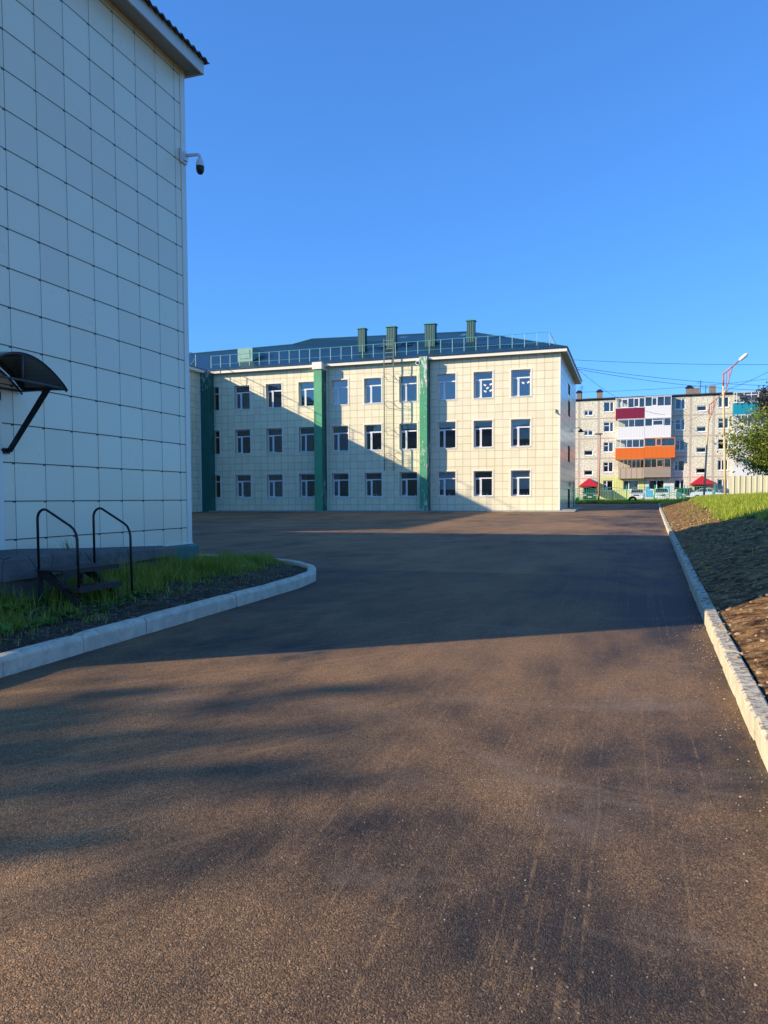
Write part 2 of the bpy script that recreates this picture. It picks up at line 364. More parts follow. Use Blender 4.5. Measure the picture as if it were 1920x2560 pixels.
m_bark = plain('grey_bark', (.11, .085, .065), .9, var=.4, scale=8, bump=.6)

# ------------------------------------------------------------------ ground
def gz(y):
    if y < -30: return -.33
    if y < 85: return .011*y
    if y < 90: return .935+(y-85)*.053
    return 1.2
def ns(x, y, s, o=0): return noise.noise(Vector((x*s, y*s, o)))
g = M(); ys = [-400, -120, -30, 85, 90, 130, 400, 3000]; xs = [-3000, -300, 300, 3000]
for i, y in enumerate(ys):
    for x in xs: g.v.append((x, y, gz(y)-.03))
for i in range(len(ys)-1):
    for j in range(3):
        a = i*4+j; g.f.append((a, a+1, a+5, a+4)); g.mi.append(0)
tag(g.build('ground', m_ground), kind='structure')

def xk(y):   # outer foot of the right kerb
    return float(np.interp(y, [-30, 0, 4.6, 10, 16.4, 28.2, 59.6, 80, 84], [.55, .66, .74, .84, .99, 1.24, 2.0, 2.6, 2.72]))
as_ = M()
ysr = [-30, -12, -4, 0, 4.6, 8, 10, 13, 16.4, 22, 28.2, 36, 44, 52, 59.6, 66, 72, 78, 80]
for y in ysr: as_.v += [(-75, y, gz(y)), (xk(y)+.02, y, gz(y))]
for i in range(len(ysr)-1): as_.f.append((2*i, 2*i+1, 2*i+3, 2*i+2)); as_.mi.append(0)
as_.quad((-75, 80, gz(80)), (34, 80, gz(80)), (34, 85, gz(85)), (-75, 85, gz(85)))
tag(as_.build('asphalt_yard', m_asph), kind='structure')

# kerb stones, one swept row each side (bevelled, slightly uneven, with open joints)
def kerb_row(name, path, mat, inner, h=.165, w=.155, L=1.03, seed=1, sink=.25, cham=.034):
    rnd = random.Random(seed); m = M()
    pts = [Vector((p[0], p[1], 0)) for p in path]; seg = [(pts[i+1]-pts[i]).length for i in range(len(pts)-1)]; tot = sum(seg)
    def at(d):
        for i, s in enumerate(seg):
            if d <= s or i == len(seg)-1: return pts[i]+(pts[i+1]-pts[i])*(d/s)
            d -= s
    n = int(tot/L)
    prof = [(0, -sink), (0, h-cham*1.4), (cham*.18, h-cham*.94), (cham, h-.004), (cham*1.4, h), (w-.02, h), (w, h-.02), (w, -sink)]
    for k in range(n):
        a = at(k*L+.004); b = at((k+1)*L-.006); d = (b-a).normalized(); nn = Vector((-d.y, d.x, 0))*inner
        ja, jb, jo = rnd.uniform(-.008, .008), rnd.uniform(-.008, .008), rnd.uniform(-.006, .008)
        S = 7; base = len(m.v)
        for q in range(S+1):
            t = q/S; c = a+(b-a)*t
            e = .006 if q in (0, S) else 0
            for (u, z) in prof:
                top = z > h-.06
                wob = noise.noise(Vector((c.x*5+u*20, c.y*5, z*20)))*.004 if top else 0
                pz = gz(c.y)+z+(ja*(1-t)+jb*t if z > -.1 else 0)-(e if top else 0)+wob
                v = c+nn*(u+jo+(e if u < .03 else 0)+wob); m.v.append((v.x, v.y, pz))
        P_ = len(prof)
        for q in range(S):
            for i in range(P_-1):
                o = base+q*P_+i; m.f.append((o, o+P_, o+P_+1, o+1)); m.mi.append(0)
        m.f.append(tuple(base+i for i in range(P_))); m.f.append(tuple(base+S*P_+i for i in range(P_))[::-1]); m.mi += [0, 0]
    return tag(m.build(name, mat, recalc=True), kind='structure')
arc = [(-5.2, 11.35), (-5.24, 12.0), (-5.4, 12.65), (-5.72, 13.3), (-6.2, 13.9), (-6.8, 14.38), (-7.5, 14.72), (-8.4, 14.95), (-9.5, 15.1)]
kl = [(-5.2, -3.06), (-5.2, 11.35)]+arc[1:]+[(-18, 15.5)]
kerb_row('kerb_left', kl, m_kerbL, 1, seed=3, w=.16, h=.185)
kr = [(xk(y), y) for y in (-2, 0, 2, 4.6, 7, 10, 13, 16.4, 22, 28.2, 36, 44, 52, 59.6, 68, 74, 79)]+[(3.0, 79.9), (3.8, 80.3), (34, 80.4)]
kerb_row('kerb_right', kr, m_kerbR, -1, seed=5, w=.14, h=.16, cham=.014)

# left bed: soil sheet between kerb and wall
def kx_in(y):  # inner x of the left kerb
    return float(np.interp(y, [-5, 11.35, 12.0, 12.65, 13.3, 13.9, 14.38, 14.72], [-5.34, -5.34, -5.38, -5.53, -5.85, -6.32, -6.9, -7.6]))
def bedz(x, y):
    d = max(0, -(x-kx_in(y)))
    return gz(y)+.115+.035*min(d, 3.2)+.03*ns(x, y, 2.1)+.018*ns(x, y, 7, 4)
b = M(); NY, NX = 150, 36
for i in range(NY+1):
    y = -3+i*(14.80+3)/NY
    x0 = kx_in(y)
    for j in range(NX+1):
        x = x0-(x0+9.0 if y < 14.0 else x0+12)*j/NX if x0 > -9 else x0-j*.01
        b.v.append((x, y, bedz(x, y)))
for i in range(NY):
    for j in range(NX):
        a = i*(NX+1)+j; b.f.append((a, a+NX+1, a+NX+2, a+1)); b.mi.append(0)
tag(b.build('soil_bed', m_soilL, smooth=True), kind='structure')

# right bank
def bankz(x, y):
    k = xk(min(y, 80))+.16; d = x-k; g0 = gz(y)+.13
    if d < 0: return g0
    top = 1.60+.05*ns(x, y, .12); t = g0+.27*d
    if y > 62: top -= (y-62)*.035
    z = min(t, top) if abs(t-top) > .25 else (t+top)/2-.5*abs(t-top)-(.25-abs(t-top))**2
    amp = min(1, d/.5)
    z += amp*(.055*ns(x, y, 1.1)+.040*ns(x, y, 3.1, 3)+.030*abs(ns(x, y, 6.5, 7))+.024*ns(x, y, 13, 2))
    if y > 74: z -= (z-g0)*min(1, (y-74)/6.0)
    return z
def grass_start(y): return float(np.interp(y, [0, 10, 15, 20, 27, 60, 80], [9, 7.5, 4.5, 2.9, 1.5, 2.2, .4]))
bk = M(); yl = list(np.concatenate([np.arange(-6, 4, .4), np.arange(4, 14, .085), np.arange(14, 32, .16), np.arange(32, 80.31, .5)]))
dl = list(np.concatenate([np.arange(0, 3.2, .08), np.arange(3.2, 8, .3), np.arange(8, 60, 3)]))
for y in yl:
    for d in dl:
        x = xk(min(y, 80))+.155+d; bk.v.append((x, y, bankz(x, y)))
nd = len(dl)
for i in range(len(yl)-1):
    for j in range(nd-1):
        a = i*nd+j; cx = dl[j]; cy = yl[i]
        gr = cx > grass_start(cy)+.35*ns(cx, cy, .9)
        bk.f.append((a, a+1, a+nd+1, a+nd)); bk.mi.append(1 if gr else 0)
tag(bk.build('earth_bank', [m_soilR, m_turf], smooth=True), kind='structure')

# concrete apron along the facade and grass verge beyond the cross road
YF = 55.82
ap = M(); ap.prism([(54.35, gz(54.35)-.1), (54.35, gz(54.35)+.07), (55.9, gz(54.35)+.09), (55.9, .4)], 0, -33, -3.75)
ap.prism([(-4.95, .4), (-3.75, .4), (-3.75, .75), (-4.95, .77)], 1, 55.9, 73)
tag(ap.build('concrete_apron', plain('apron_concrete', (.33, .31, .27), .9, var=.35, scale=2, bump=.5), recalc=True), kind='structure')
vg = M()
for i in range(60):
    x = -75+i*2.0
    vg.v += [(x, 85, gz(85)+.02), (x, 86, gz(86)+.16+.05*ns(x, 0, .5)), (x, 89.5, 1.3+.05*ns(x, 3, .6)), (x, 92, 1.24)]
for i in range(59):
    for j in range(3): a = i*4+j; vg.f.append((a, a+4, a+5, a+1)); vg.mi.append(0)
tag(vg.build('verge', m_turf, smooth=True), kind='structure')
yd = M(); yd.quad((-75, 92, 1.215), (60, 92, 1.215), (60, 112, 1.215), (-75, 112, 1.215))
tag(yd.build('courtyard', plain('yard_dirt', (.16, .14, .11), .95, var=.3)), kind='structure')

# ------------------------------------------------------------------ grass (stuff)
def blades(name, mat, pos, hgt, wid, lean=.5, seg=3):
    n = len(pos); pos = np.asarray(pos); h = hgt*(.45+RNG.rand(n)*.85) if not hasattr(hgt, '__len__') else np.asarray(hgt)
    az = RNG.rand(n)*2*PI; ln = (RNG.rand(n)**1.0)*lean*h*1.3; wa = az+PI/2+RNG.rand(n)*.6
    V = np.zeros((n, 2*seg+1, 3)); w = wid*(.6+.8*RNG.rand(n))
    for k in range(seg+1):
        t = k/seg; cx = pos[:, 0]+np.cos(az)*ln*t*t; cy = pos[:, 1]+np.sin(az)*ln*t*t; cz = pos[:, 2]+h*(t-.22*t*t*(ln/h))
        ww = w*(1-t)**.7*.5
        if k < seg:
            V[:, 2*k] = np.stack([cx-np.cos(wa)*ww, cy-np.sin(wa)*ww, cz], 1); V[:, 2*k+1] = np.stack([cx+np.cos(wa)*ww, cy+np.sin(wa)*ww, cz], 1)
        else: V[:, 2*k] = np.stack([cx, cy, cz], 1)
    nv = 2*seg+1; verts = V.reshape(-1, 3); F = []
    idx = (np.arange(n)*nv)[:, None]
    quads = np.concatenate([idx+np.array([[2*k, 2*k+1, 2*k+3, 2*k+2]]) for k in range(seg-1)], 0) if seg > 1 else np.zeros((0, 4), int)
    tris = idx+np.array([[2*seg-2, 2*seg-1, 2*seg]])
    me = bpy.data.meshes.new(name); me.vertices.add(len(verts)); me.vertices.foreach_set('co', verts.ravel())
    nl = len(quads)*4+len(tris)*3; me.loops.add(nl); me.loops.foreach_set('vertex_index', np.concatenate([quads.ravel(), tris.ravel()]).astype(np.int32))
    st = np.concatenate([np.arange(len(quads))*4, len(quads)*4+np.arange(len(tris))*3]).astype(np.int32)
    me.polygons.add(len(quads)+len(tris)); me.polygons.foreach_set('loop_start', st)
    me.update(calc_edges=True); me.materials.append(mat); me.validate()
    o = bpy.data.objects.new(name, me); COL.objects.link(o); return o
# left bed grass
pts = []; hts = []
while len(pts) < 20000:
    y = random.uniform(2.5, 14.3); x = random.uniform(-8.35, kx_in(y)-.05)
    if y > 13.2 and x < -8.0: x = -8+random.random()
    edge = np.interp(y, [2, 6, 8, 9.5, 11, 12.5, 14.3], [-6.0, -6.05, -6.15, -6.45, -6.75, -6.5, -6.6])
    dn = ns(x, y, 1.6, 2)
    dens = 1/(1+math.exp((x-edge+dn*.5)/.13))
    dens = max(dens, .05 if x < -5.6 else .008)
    if y < 8.3: dens *= .55
    if x > -7.3 and 7.4 < y < 9.3: dens *= .45
    if random.random() > dens*max(.05, .35+1.1*ns(x, y, 2.6, 8)): continue
    tall = max(.25, min(1, (edge-x)*.9+.35))
    pts.append((x, y, bedz(x, y)-.01)); hts.append((.15+.33*random.random())*tall*(1 if y > 8 else .7)*(.55 if y > 12.0 else 1)*(.6+.9*max(0, .4+ns(x, y, 2.0, 3))))
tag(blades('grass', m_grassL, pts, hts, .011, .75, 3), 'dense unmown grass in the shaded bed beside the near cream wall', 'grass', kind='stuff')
# bank grass
pts = []; hts = []
while len(pts) < 120000:
    y = 14+62*random.random()**.8; x = xk(y)+.2+random.random()**1.25*16
    d = x-xk(y)-.16
    e = grass_start(y)+.5*ns(x, y, .8)
    if d < e and random.random() > (.08 if ns(x, y, 1.7, 6) > .45 else (.035 if d > e-.9 else .004)): continue
    pts.append((x, y, bankz(x, y)-.02)); hts.append(random.uniform(.10, .26)*(1+.5*max(0, ns(x, y, .5, 5))))
tag(blades('meadow_grass', m_grassR, pts, hts, .03, .8, 2), 'bright sunlit grass covering the top of the earth bank', 'grass', kind='stuff')
pts = []
for _ in range(26000):
    x = random.uniform(-8, 34); y = random.uniform(84.9, 90)
    if ns(x, y, .5, 1) < -.25: continue
    pts.append((x, y, 1.0+.2*min(1, (y-84.9)/2)))
for _ in range(5000):
    x = xk(79)+.2+random.random()*14; y = random.uniform(74, 80); pts.append((x, y, bankz(x, y)-.02))
tag(blades('verge_grass', m_grassR, pts, .26, .05, .7, 2), 'strip of grass growing along the foot of the green metal fence', 'grass', kind='stuff')
# broad-leaved weeds in the left bed
def leaf_rosettes(name, mat, centres):
    m = M()
    for (cx, cy, cz, R, n) in centres:
        for k in range(n):
            a = random.random()*2*PI; L = R*random.uniform(.6, 1.1); w = L*random.uniform(.20, .30); el = random.uniform(.5, 1.25)
            pr = []
            for t, ww in ((0, .12), (.25, .75), (.5, 1), (.75, .8), (1, .08)):
                r = L*t*math.cos(el)*(1+.5*t); z = L*t*math.sin(el)-.45*L*t*t
                c = (cx+math.cos(a)*r, cy+math.sin(a)*r, cz+z)
                dx, dy = -math.sin(a)*w*ww*.5, math.cos(a)*w*ww*.5
                pr += [(c[0]-dx, c[1]-dy, c[2]+w*ww*.12), c, (c[0]+dx, c[1]+dy, c[2]+w*ww*.12)]
            fs = []
            for i in range(4):
                q = i*3; fs += [(q, q+1, q+4, q+3), (q+1, q+2, q+5, q+4)]
            m.add(pr, fs)
    return m.build(name, mat, smooth=True)
cs = []
for _ in range(120):
    y = random.uniform(3.5, 9.0); x = random.uniform(-7.3, -5.95)
    if x > -6.1 and random.random() < .7: continue
    cs.append((x, y, bedz(x, y), random.uniform(.13, .27), random.randint(5, 9)))
for _ in range(14):
    y = random.uniform(9, 11.5); x = random.uniform(-6.9, -6.2); cs.append((x, y, bedz(x, y), random.uniform(.08, .15), 6))
tag(leaf_rosettes('weeds', m_weed, cs), 'broad-leaved weeds growing below the metal steps in the bed', 'weeds', kind='stuff')

# ------------------------------------------------------------------ stones (stuff)
def stones(name, mat, spots, label, cat):
    m = M()
    ico = [(0,0,1),(.894,0,.447),(.276,.851,.447),(-.724,.526,.447),(-.724,-.526,.447),(.276,-.851,.447),(.724,.526,-.447),(-.276,.851,-.447),(-.894,0,-.447),(-.276,-.851,-.447),(.724,-.526,-.447),(0,0,-1)]
    fc = [(0,1,2),(0,2,3),(0,3,4),(0,4,5),(0,5,1),(1,6,2),(2,7,3),(3,8,4),(4,9,5),(5,10,1),(6,7,2),(7,8,3),(8,9,4),(9,10,5),(10,6,1),(11,7,6),(11,8,7),(11,9,8),(11,10,9),(11,6,10)]
    for (x, y, z, r) in spots:
        a = random.random()*2*PI; sx, sy, sz = r*random.uniform(.7, 1.3), r*random.uniform(.6, 1.1), r*random.uniform(.4, .8)
        vs = []
        for v in ico:
            q = random.uniform(.75, 1.15); X_, Y_ = v[0]*sx*q, v[1]*sy*q
            vs.append((x+X_*math.cos(a)-Y_*math.sin(a), y+X_*math.sin(a)+Y_*math.cos(a), z+v[2]*sz*q))
        m.add(vs, fc)
    return tag(m.build(name, mat), label, cat, kind='stuff')
sp = []
for _ in range(1100):
    y = random.uniform(3.5, 14.3); x = kx_in(y)-.03-random.random()**1.4*1.7
    sp.append((x, y, bedz(x, y)+.003, random.choice([.008, .012, .016, .022, .035])*random.uniform(.6, 1.1)))
stones('bed_gravel', m_rock, sp, 'loose grey stones and rubble on the soil behind the left kerb', 'gravel')
sp = []
for _ in range(2600):
    y = 5+random.random()**1.5*30; d = random.random()**1.2*3.5-.12; x = xk(y)+.17+d
    sp.append((x, y, max(bankz(x, y), gz(y)+.162 if d < -.02 else 0), random.choice([.008, .012, .018, .034])*random.uniform(.6, 1.2)*(1 if y < 16 else 1.5)))
stones('bank_clods', m_clod, sp, 'crumbled earth clods strewn over the bare slope of the bank', 'earth')
sp = []
for _ in range(900):
    y = 2.0+random.random()**1.6*14; x = random.uniform(-3.6, .75)
    sp.append((x, y, gz(y)+.001, random.uniform(.0025, .006)))
for _ in range(260):
    y = random.uniform(3, 14); x = xk(y)-abs(random.gauss(0, .12)); sp.append((x, y, gz(y)+.002, random.uniform(.003, .008)))
stones('road_grit', plain('pale_grit', (.34, .28, .20), .9, var=.5, scale=30), sp, 'scattered pale grit lying on the asphalt', 'grit')

# ------------------------------------------------------------------ near building (left)
nb = thing('building', 'near three-storey wing with shaded white wall tiles and a metal eave, left edge', 'building', (-8.4, 8, 0))
def B(m, name, mat, parent, **k):   # mesh given in world coordinates, parent at its own place
    o = m.build(name, mat, parent, **k)
    pw = Vector((0, 0, 0)); q = parent
    while q: pw += q.location; q = q.parent
    o.matrix_parent_inverse = Matrix.Identity(4); o.data.transform(Matrix.Translation(-pw)); return o
w = M(); w.quad((-8.4, 3.22, .6), (-8.4, 13.06, .6), (-8.4, 13.06, 10.12), (-8.4, 3.22, 10.12))
w.quad((-8.4, 13.2, .0), (-33.9, 13.2, .0), (-33.9, 13.2, 10.12), (-8.4, 13.2, 10.12)); w.quad((-33.9, 3.22, 0), (-8.4, 3.22, 0), (-8.4, 3.22, 10.12), (-33.9, 3.22, 10.12))
w.quad((-33.9, 13.2, 0), (-33.9, 3.22, 0), (-33.9, 3.22, 10.12), (-33.9, 13.2, 10.12)); w.quad((-33.9, 3.22, 10.12), (-8.4, 3.22, 10.12), (-8.4, 13.2, 10.12), (-33.9, 13.2, 10.12))
B(w, 'wall', m_tileN, nb)
w = M(); w.box(-8.43, -8.385, 13.055, 13.21, .70, 10.10); B(w, 'corner_trim', m_trim, nb)
w = M(); w.prism([(-8.5, -.2), (-8.30, -.2), (-8.30, .68), (-8.38, .715), (-8.5, .715)], 1, 3.1, 13.31); B(w, 'plinth', m_plinth, nb, recalc=True)
# drip rail above plinth
w = M(); w.box(-8.42, -8.37, 3.2, 13.215, .716, .745); B(w, 'drip_rail', m_trim, nb)
w = M()
EX, EY = -8.4+.35, 13.2-.02
EY = 13.2+.10
w.prism([(-8.39, 9.96), (-8.05, 9.92), (-8.05, 9.95), (-8.39, 9.99)], 1, 2.9, EY)          # soffit
w.prism([(13.21, 9.96), (EY+.0, 9.92), (EY, 9.95), (13.21, 9.99)], 0, -33, -8.05)
B(w, 'soffit', m_soffit, nb, recalc=True)
w = M(); w.box(-8.05, -8.02, 2.9, EY+.03, 9.90, 10.16); w.box(-33, -8.05, EY, EY+.03, 9.90, 10.16)
for y in (4.6, 6.6, 8.6, 10.6, 12.6): w.box(-8.02, -8.017, y, y+.012, 9.90, 10.16)
B(w, 'fascia', plain('fascia_metal', (.62, .62, .56), .35, var=.05), nb)
# corrugated roof: wavy sheet reaching past the fascia
m_roofN = plain('dark_roof_sheet', (.03, .04, .05), .4, var=.3)
w = M(); n = 640; y0, y1 = 2.6, EY+.10; rows = [(-7.93, 10.155), (-8.3, 10.27), (-12, 11.45)]
for i in range(n+1):
    y = y0+(y1-y0)*i/n; wz = .022*math.sin(2*PI*y/.20)
    for (x, z) in rows:
        w.v.append((x, min(y, y1) if x > -9 else max(min(y, y1-(-7.93-x)), y0+(-7.93-x)), z+wz))
    for (x, z) in rows: w.v.append((x, w.v[-3][1], z+wz-.025))
for i in range(n):
    a = i*6
    for j in (0, 1): w.f.append((a+j, a+6+j, a+7+j, a+j+1)); w.f.append((a+3+j, a+4+j, a+10+j, a+9+j)); w.mi += [0, 0]
    w.f.append((a, a+3, a+9, a+6)); w.mi.append(0)
w.quad((-7.93, y1, 10.13), (-34, y1, 10.13), (-34, 8.2, 11.46), (-12, 8.9, 11.46)); w.quad((-7.93, y0, 10.13), (-12, 7.0, 11.46), (-34, 8.2, 11.46), (-34, y0, 10.13))
w.box(-8.3, -33, EY-.1, EY+.08, 10.12, 10.17)
B(w, 'roof', m_roofN, nb, smooth=False)
# door surround and door below the canopy (just outside the picture)
w = M(); w.box(-8.42, -8.37, 8.30, 8.42, .9, 3.12); w.box(-8.42, -8.37, 7.46, 7.58, .9, 3.12); w.box(-8.42, -8.37, 7.46, 8.42, 3.0, 3.12)
B(w, 'door_frame', m_trim, nb)
w = M(); w.box(-8.40, -8.385, 7.58, 8.30, .92, 3.0); dr = B(w, 'door', plain('grey_door', (.2, .2, .2)), nb)

# canopy above the door
cn = thing('door_canopy', 'dark arched polycarbonate canopy with one steel brace above the side entrance', 'canopy', (-8.4, 8, 3.2))
def arc_z(t): return 3.16+.37*math.sqrt(max(0, 1-(t/.80)**2*.98))-.0
w = M(); NA = 20; ring = []
for i in range(NA+1):
    t = -.80+1.6*i/NA; z = 3.15+.38*math.cos(t/.80*PI/2)**.85
    ring.append((8.0+t, z))
for i in range(NA):
    (a, za), (b_, zb) = ring[i], ring[i+1]
    w.add([(-8.38, a, za+.05), (-7.55, a, za), (-7.55, b_, zb), (-8.38, b_, zb+.05), (-8.38, a, za+.042), (-7.55, a, za-.008), (-7.55, b_, zb-.008), (-8.38, b_, zb+.042)],
          [(0, 1, 2, 3), (7, 6, 5, 4), (0, 4, 5, 1), (1, 5, 6, 2), (2, 6, 7, 3), (3, 7, 4, 0)])
pc = NT('smoked_polycarbonate', .25, .5); pc.color((.018, .022, .028)); B(w, 'roof_sheet', pc.m, cn)
w = M()
for X_ in (-7.58, -8.36):
    w.tube([(X_, a, z-.02) for a, z in ring], .014, 6); w.tube([(X_, 7.22, 3.17), (X_, 8.78, 3.17)], .016, 6)
    w.tube([(X_, 8.0, 3.17), (X_, 8.0, 3.5)], .014, 6)
for y in (7.22, 8.78): w.tube([(-8.36, y, 3.17), (-7.58, y, 3.17)], .016, 6)
w.tube([(-8.36, 8.0, 3.52), (-7.58, 8.0, 3.5)], .014, 6)
B(w, 'frame', plain('canopy_frame_steel', (.07, .075, .08), .5), cn, smooth=True)
w = M(); w.prism([(-8.37, 2.30), (-8.31, 2.28), (-7.60, 3.13), (-7.64, 3.19)], 1, 8.485, 8.53); w.box(-8.40, -8.37, 8.42, 8.56, 2.26, 2.34); w.tube([(-8.36, 8.40, 2.31), (-8.36, 8.55, 2.30)], .018, 6)
B(w, 'brace', m_black, cn, recalc=True)

# concrete landing
ld = thing('entrance_landing', 'rough cracked concrete landing against the shaded near wall', 'landing', (-8, 8, 0))
def rough_slab(path_front, zt, name, z0, dx):
    m = M(); S = 60; V = 8
    for i in range(S+1):
        y = 3.4+(12.05-3.4)*i/S; xf = float(np.interp(y, [3.4, 8, 9.4, 12.05], path_front))-dx; zt_ = float(np.interp(y, [3.4, 8.6, 10.04, 12.05], zt))
        m.v.append((-8.35, y, zt_+.03+.008*ns(0, y, 3)))
        for k in range(V+1):
            t = k/V; z = zt_*(1-t)+z0*t
            nzv = .02*ns(y, z, 3.5, 1)+.012*ns(y, z, 11, 2)
            m.v.append((xf+nzv-(.02 if k == 0 else 0), y, z+(.01*ns(y, 0, 5) if k == 0 else 0)))
        m.v.append((-8.35, y, z0))
    W_ = V+3
    for i in range(S):
        for j in range(W_-1): a = i*W_+j; m.f.append((a, a+1, a+1+W_, a+W_)); m.mi.append(0)
    m.f.append(tuple(range(W_))); m.f.append(tuple(S*W_+i for i in range(W_))[::-1]); m.mi += [0, 0]
    return m
B(rough_slab([-7.42, -7.46, -7.62, -7.98], [.88, .88, .80, .715], 'slab', .58, 0), 'slab', m_conc, ld)
m_concd = plain('dark_foundation_concrete', (.10, .10, .092), .9, var=.5, scale=3, bump=.9, bscale=9)  # darker concrete tone below the slab
B(rough_slab([-7.42, -7.46, -7.62, -7.98], [.60, .60, .58, .50], 'foundation', 0.0, .05), 'foundation', m_concd, ld)

# steel steps with two handrails
st = thing('entrance_steps', 'rusty steel steps with two bent tube handrails in front of the landing', 'steps', (-7, 8.3, 0))
w = M(); w.box(-7.23, -6.79, 7.74, 8.84, .695, .715); w.box(-6.82, -6.79, 7.74, 8.84, .655, .695); B(w, 'tread', m_rust, st)
w = M(); w.box(-6.82, -6.56, 7.75, 8.60, .475, .495); w.box(-6.59, -6.56, 7.75, 8.60, .435, .475); B(w, 'tread', m_rust, st)
for y in (7.80, 8.56):
    w = M(); w.prism([(-7.22, .69), (-7.18, .62), (-6.78, .40), (-6.62, .22), (-6.62, .05), (-6.57, .05), (-6.57, .30), (-7.06, .69)], 1, y-.02, y+.02); w.box(-7.22, -7.18, y-.02, y+.02, .05, .66)
    B(w, 'support', m_rust, st, recalc=True)
for y in (7.80, 8.86):
    w = M(); pts = [(-7.22, y, .60), (-7.22, y, 1.36)]
    for k in range(1, 7):
        a = PI-(PI/2+.33)*k/6*1.0; pts.append((-7.22+.11+.11*math.cos(a), y, 1.36+.125*math.sin(a)))
    x1, z1 = -6.68, 1.245
    pts += [(x1-.03, y, z1+.03), (x1+.02, y, z1-.01), (x1+.055, y, z1-.07), (x1+.07, y, z1-.14), (-6.60, y, .42 if y < 8 else .2)]
    w.tube(pts, .0165, 8); B(w, 'handrail', m_black, st, smooth=True)
# tuft on landing
pts = [(-8.1+random.gauss(0, .03), 9.35+random.gauss(0, .03), .80) for _ in range(26)]
t_ = blades('grass_tuft', m_grassL, pts, .24, .010, .7, 3); tag(t_, 'small spiky grass tuft growing on the concrete landing by the wall', 'grass tuft')
# litter
w = M(); S = 8
for i in range(S+1):
    for j in range(S+1): w.v.append((-7.1+.16*i/S, 12.6+.3*j/S, bedz(-7.05, 12.75)+.05+.05*ns(i*.7, j*.7, 1.2, 3)))
for i in range(S):
    for j in range(S): a = i*(S+1)+j; w.f.append((a, a+S+1, a+S+2, a+1)); w.mi.append(0)
o = w.build('paper_scrap', m_paper); tag(o, 'crumpled white scrap lying in the grass by the curved kerb', 'litter')
so = o.modifiers.new('s', 'SOLIDIFY'); so.thickness = .004

# security camera on the corner
sc_ = thing('security_camera', 'white dome security camera on a bracket high on the near wall corner', 'camera', (-8.4, 13.1, 8.3))
w = M(); w.box(-8.385, -8.34, 13.0, 13.19, 8.16, 8.42); w.box(-8.34, -8.30, 13.04, 13.16, 8.20, 8.36); B(w, 'bracket', m_white, sc_)
w = M(); w.tube([(-8.32, 13.1, 8.30), (-8.06, 13.1, 8.285), (-8.02, 13.1, 8.27), (-8.0, 13.1, 8.22)], [.035, .03, .028, .028], 10); B(w, 'arm', m_white, sc_, smooth=True)
w = M(); w.lathe([(.0, .12), (.035, .12), (.06, .09), (.078, .03), (.082, -.02), (.08, -.03)], (-8.0, 13.1, 8.08), 20); B(w, 'housing', m_white, sc_, smooth=True)
w = M(); w.lathe([(.079, .0), (.079, -.05), (.07, -.10), (.045, -.14), (.0, -.15)], (-8.0, 13.1, 8.05), 20); B(w, 'lens_dome', m_black, sc_, smooth=True)

# ------------------------------------------------------------------ main building
mb = thing('building', 'three-storey cream tiled building with green pilasters and dark green hipped roof', 'building', (-19, 56, .6))
ZB, ZT = .45, 12.0
cols = [-34.05, -31.2, -28.32, -25.42, -22.6, -19.84, -16.98, -13.98, -11.2, -8.42]
WW, rowsz = 1.40, [(1.74, 3.62), (5.36, 7.35), (9.0, 10.94)]
xs = [-33.9, -33.1]; 
cuts = sorted(set([-33.9, -4.9]+[c for c in cols if c > -33.9]+[c+WW for c in cols]))
zc = sorted([ZB, ZT]+[z for r in rowsz for z in r])
w = M()
for i in range(len(cuts)-1):
    for j in range(len(zc)-1):
        xm, zm = (cuts[i]+cuts[i+1])/2, (zc[j]+zc[j+1])/2
        if any(c < xm < c+WW for c in cols) and any(a < zm < b_ for a, b_ in rowsz): continue
        w.quad((cuts[i], YF, zc[j]), (cuts[i+1], YF, zc[j]), (cuts[i+1], YF, zc[j+1]), (cuts[i], YF, zc[j+1]))
# rear and west faces
w.quad((-4.9, 71.6, ZB), (-33.9, 71.6, ZB), (-33.9, 71.6, ZT), (-4.9, 71.6, ZT))
w.quad((-4.9, YF, ZT-.01), (-4.9, 71.6, ZT-.01), (-50, 71.6, ZT-.01), (-50, YF, ZT-.01))
B(w, 'wall', m_tileF, mb)
# end wall with slit windows
ew = [(62.9, 64.8, 10.0, 10.85), (62.95, 64.9, 8.25, 9.5), (63.05, 65.0, 4.55, 5.85), (63.2, 65.3, .7, 2.3)]
yc = sorted(set([YF, 71.6]+[a for e in ew for a in e[:2]])); zc2 = sorted(set([ZB, ZT]+[a for e in ew for a in e[2:]]))
w = M()
for i in range(len(yc)-1):
    for j in range(len(zc2)-1):
        ym, zm = (yc[i]+yc[i+1])/2, (zc2[j]+zc2[j+1])/2
        if any(e[0] < ym < e[1] and e[2] < zm < e[3] for e in ew): continue
        w.quad((-4.9, yc[i], zc2[j]), (-4.9, yc[i+1], zc2[j]), (-4.9, yc[i+1], zc2[j+1]), (-4.9, yc[i], zc2[j+1]))
B(w, 'end_wall', m_tileE, mb)
for e in ew:
    w = M(); w.box(-5.2, -5.12, e[0]-.05, e[1]+.05, e[2]-.05, e[3]+.05); B(w, 'end_door' if e[3] < 3 else 'end_window', m_black, mb)
w = M(); w.box(-5.0, -4.885, YF-.015, YF+.09, ZB, ZT-.05); B(w, 'corner_trim', m_trim, mb)
DR = .30
w = M(); w.quad((-33.9, YF+1.5, ZB), (-4.95, YF+1.5, ZB), (-4.95, YF+1.5, ZT), (-33.9, YF+1.5, ZT))
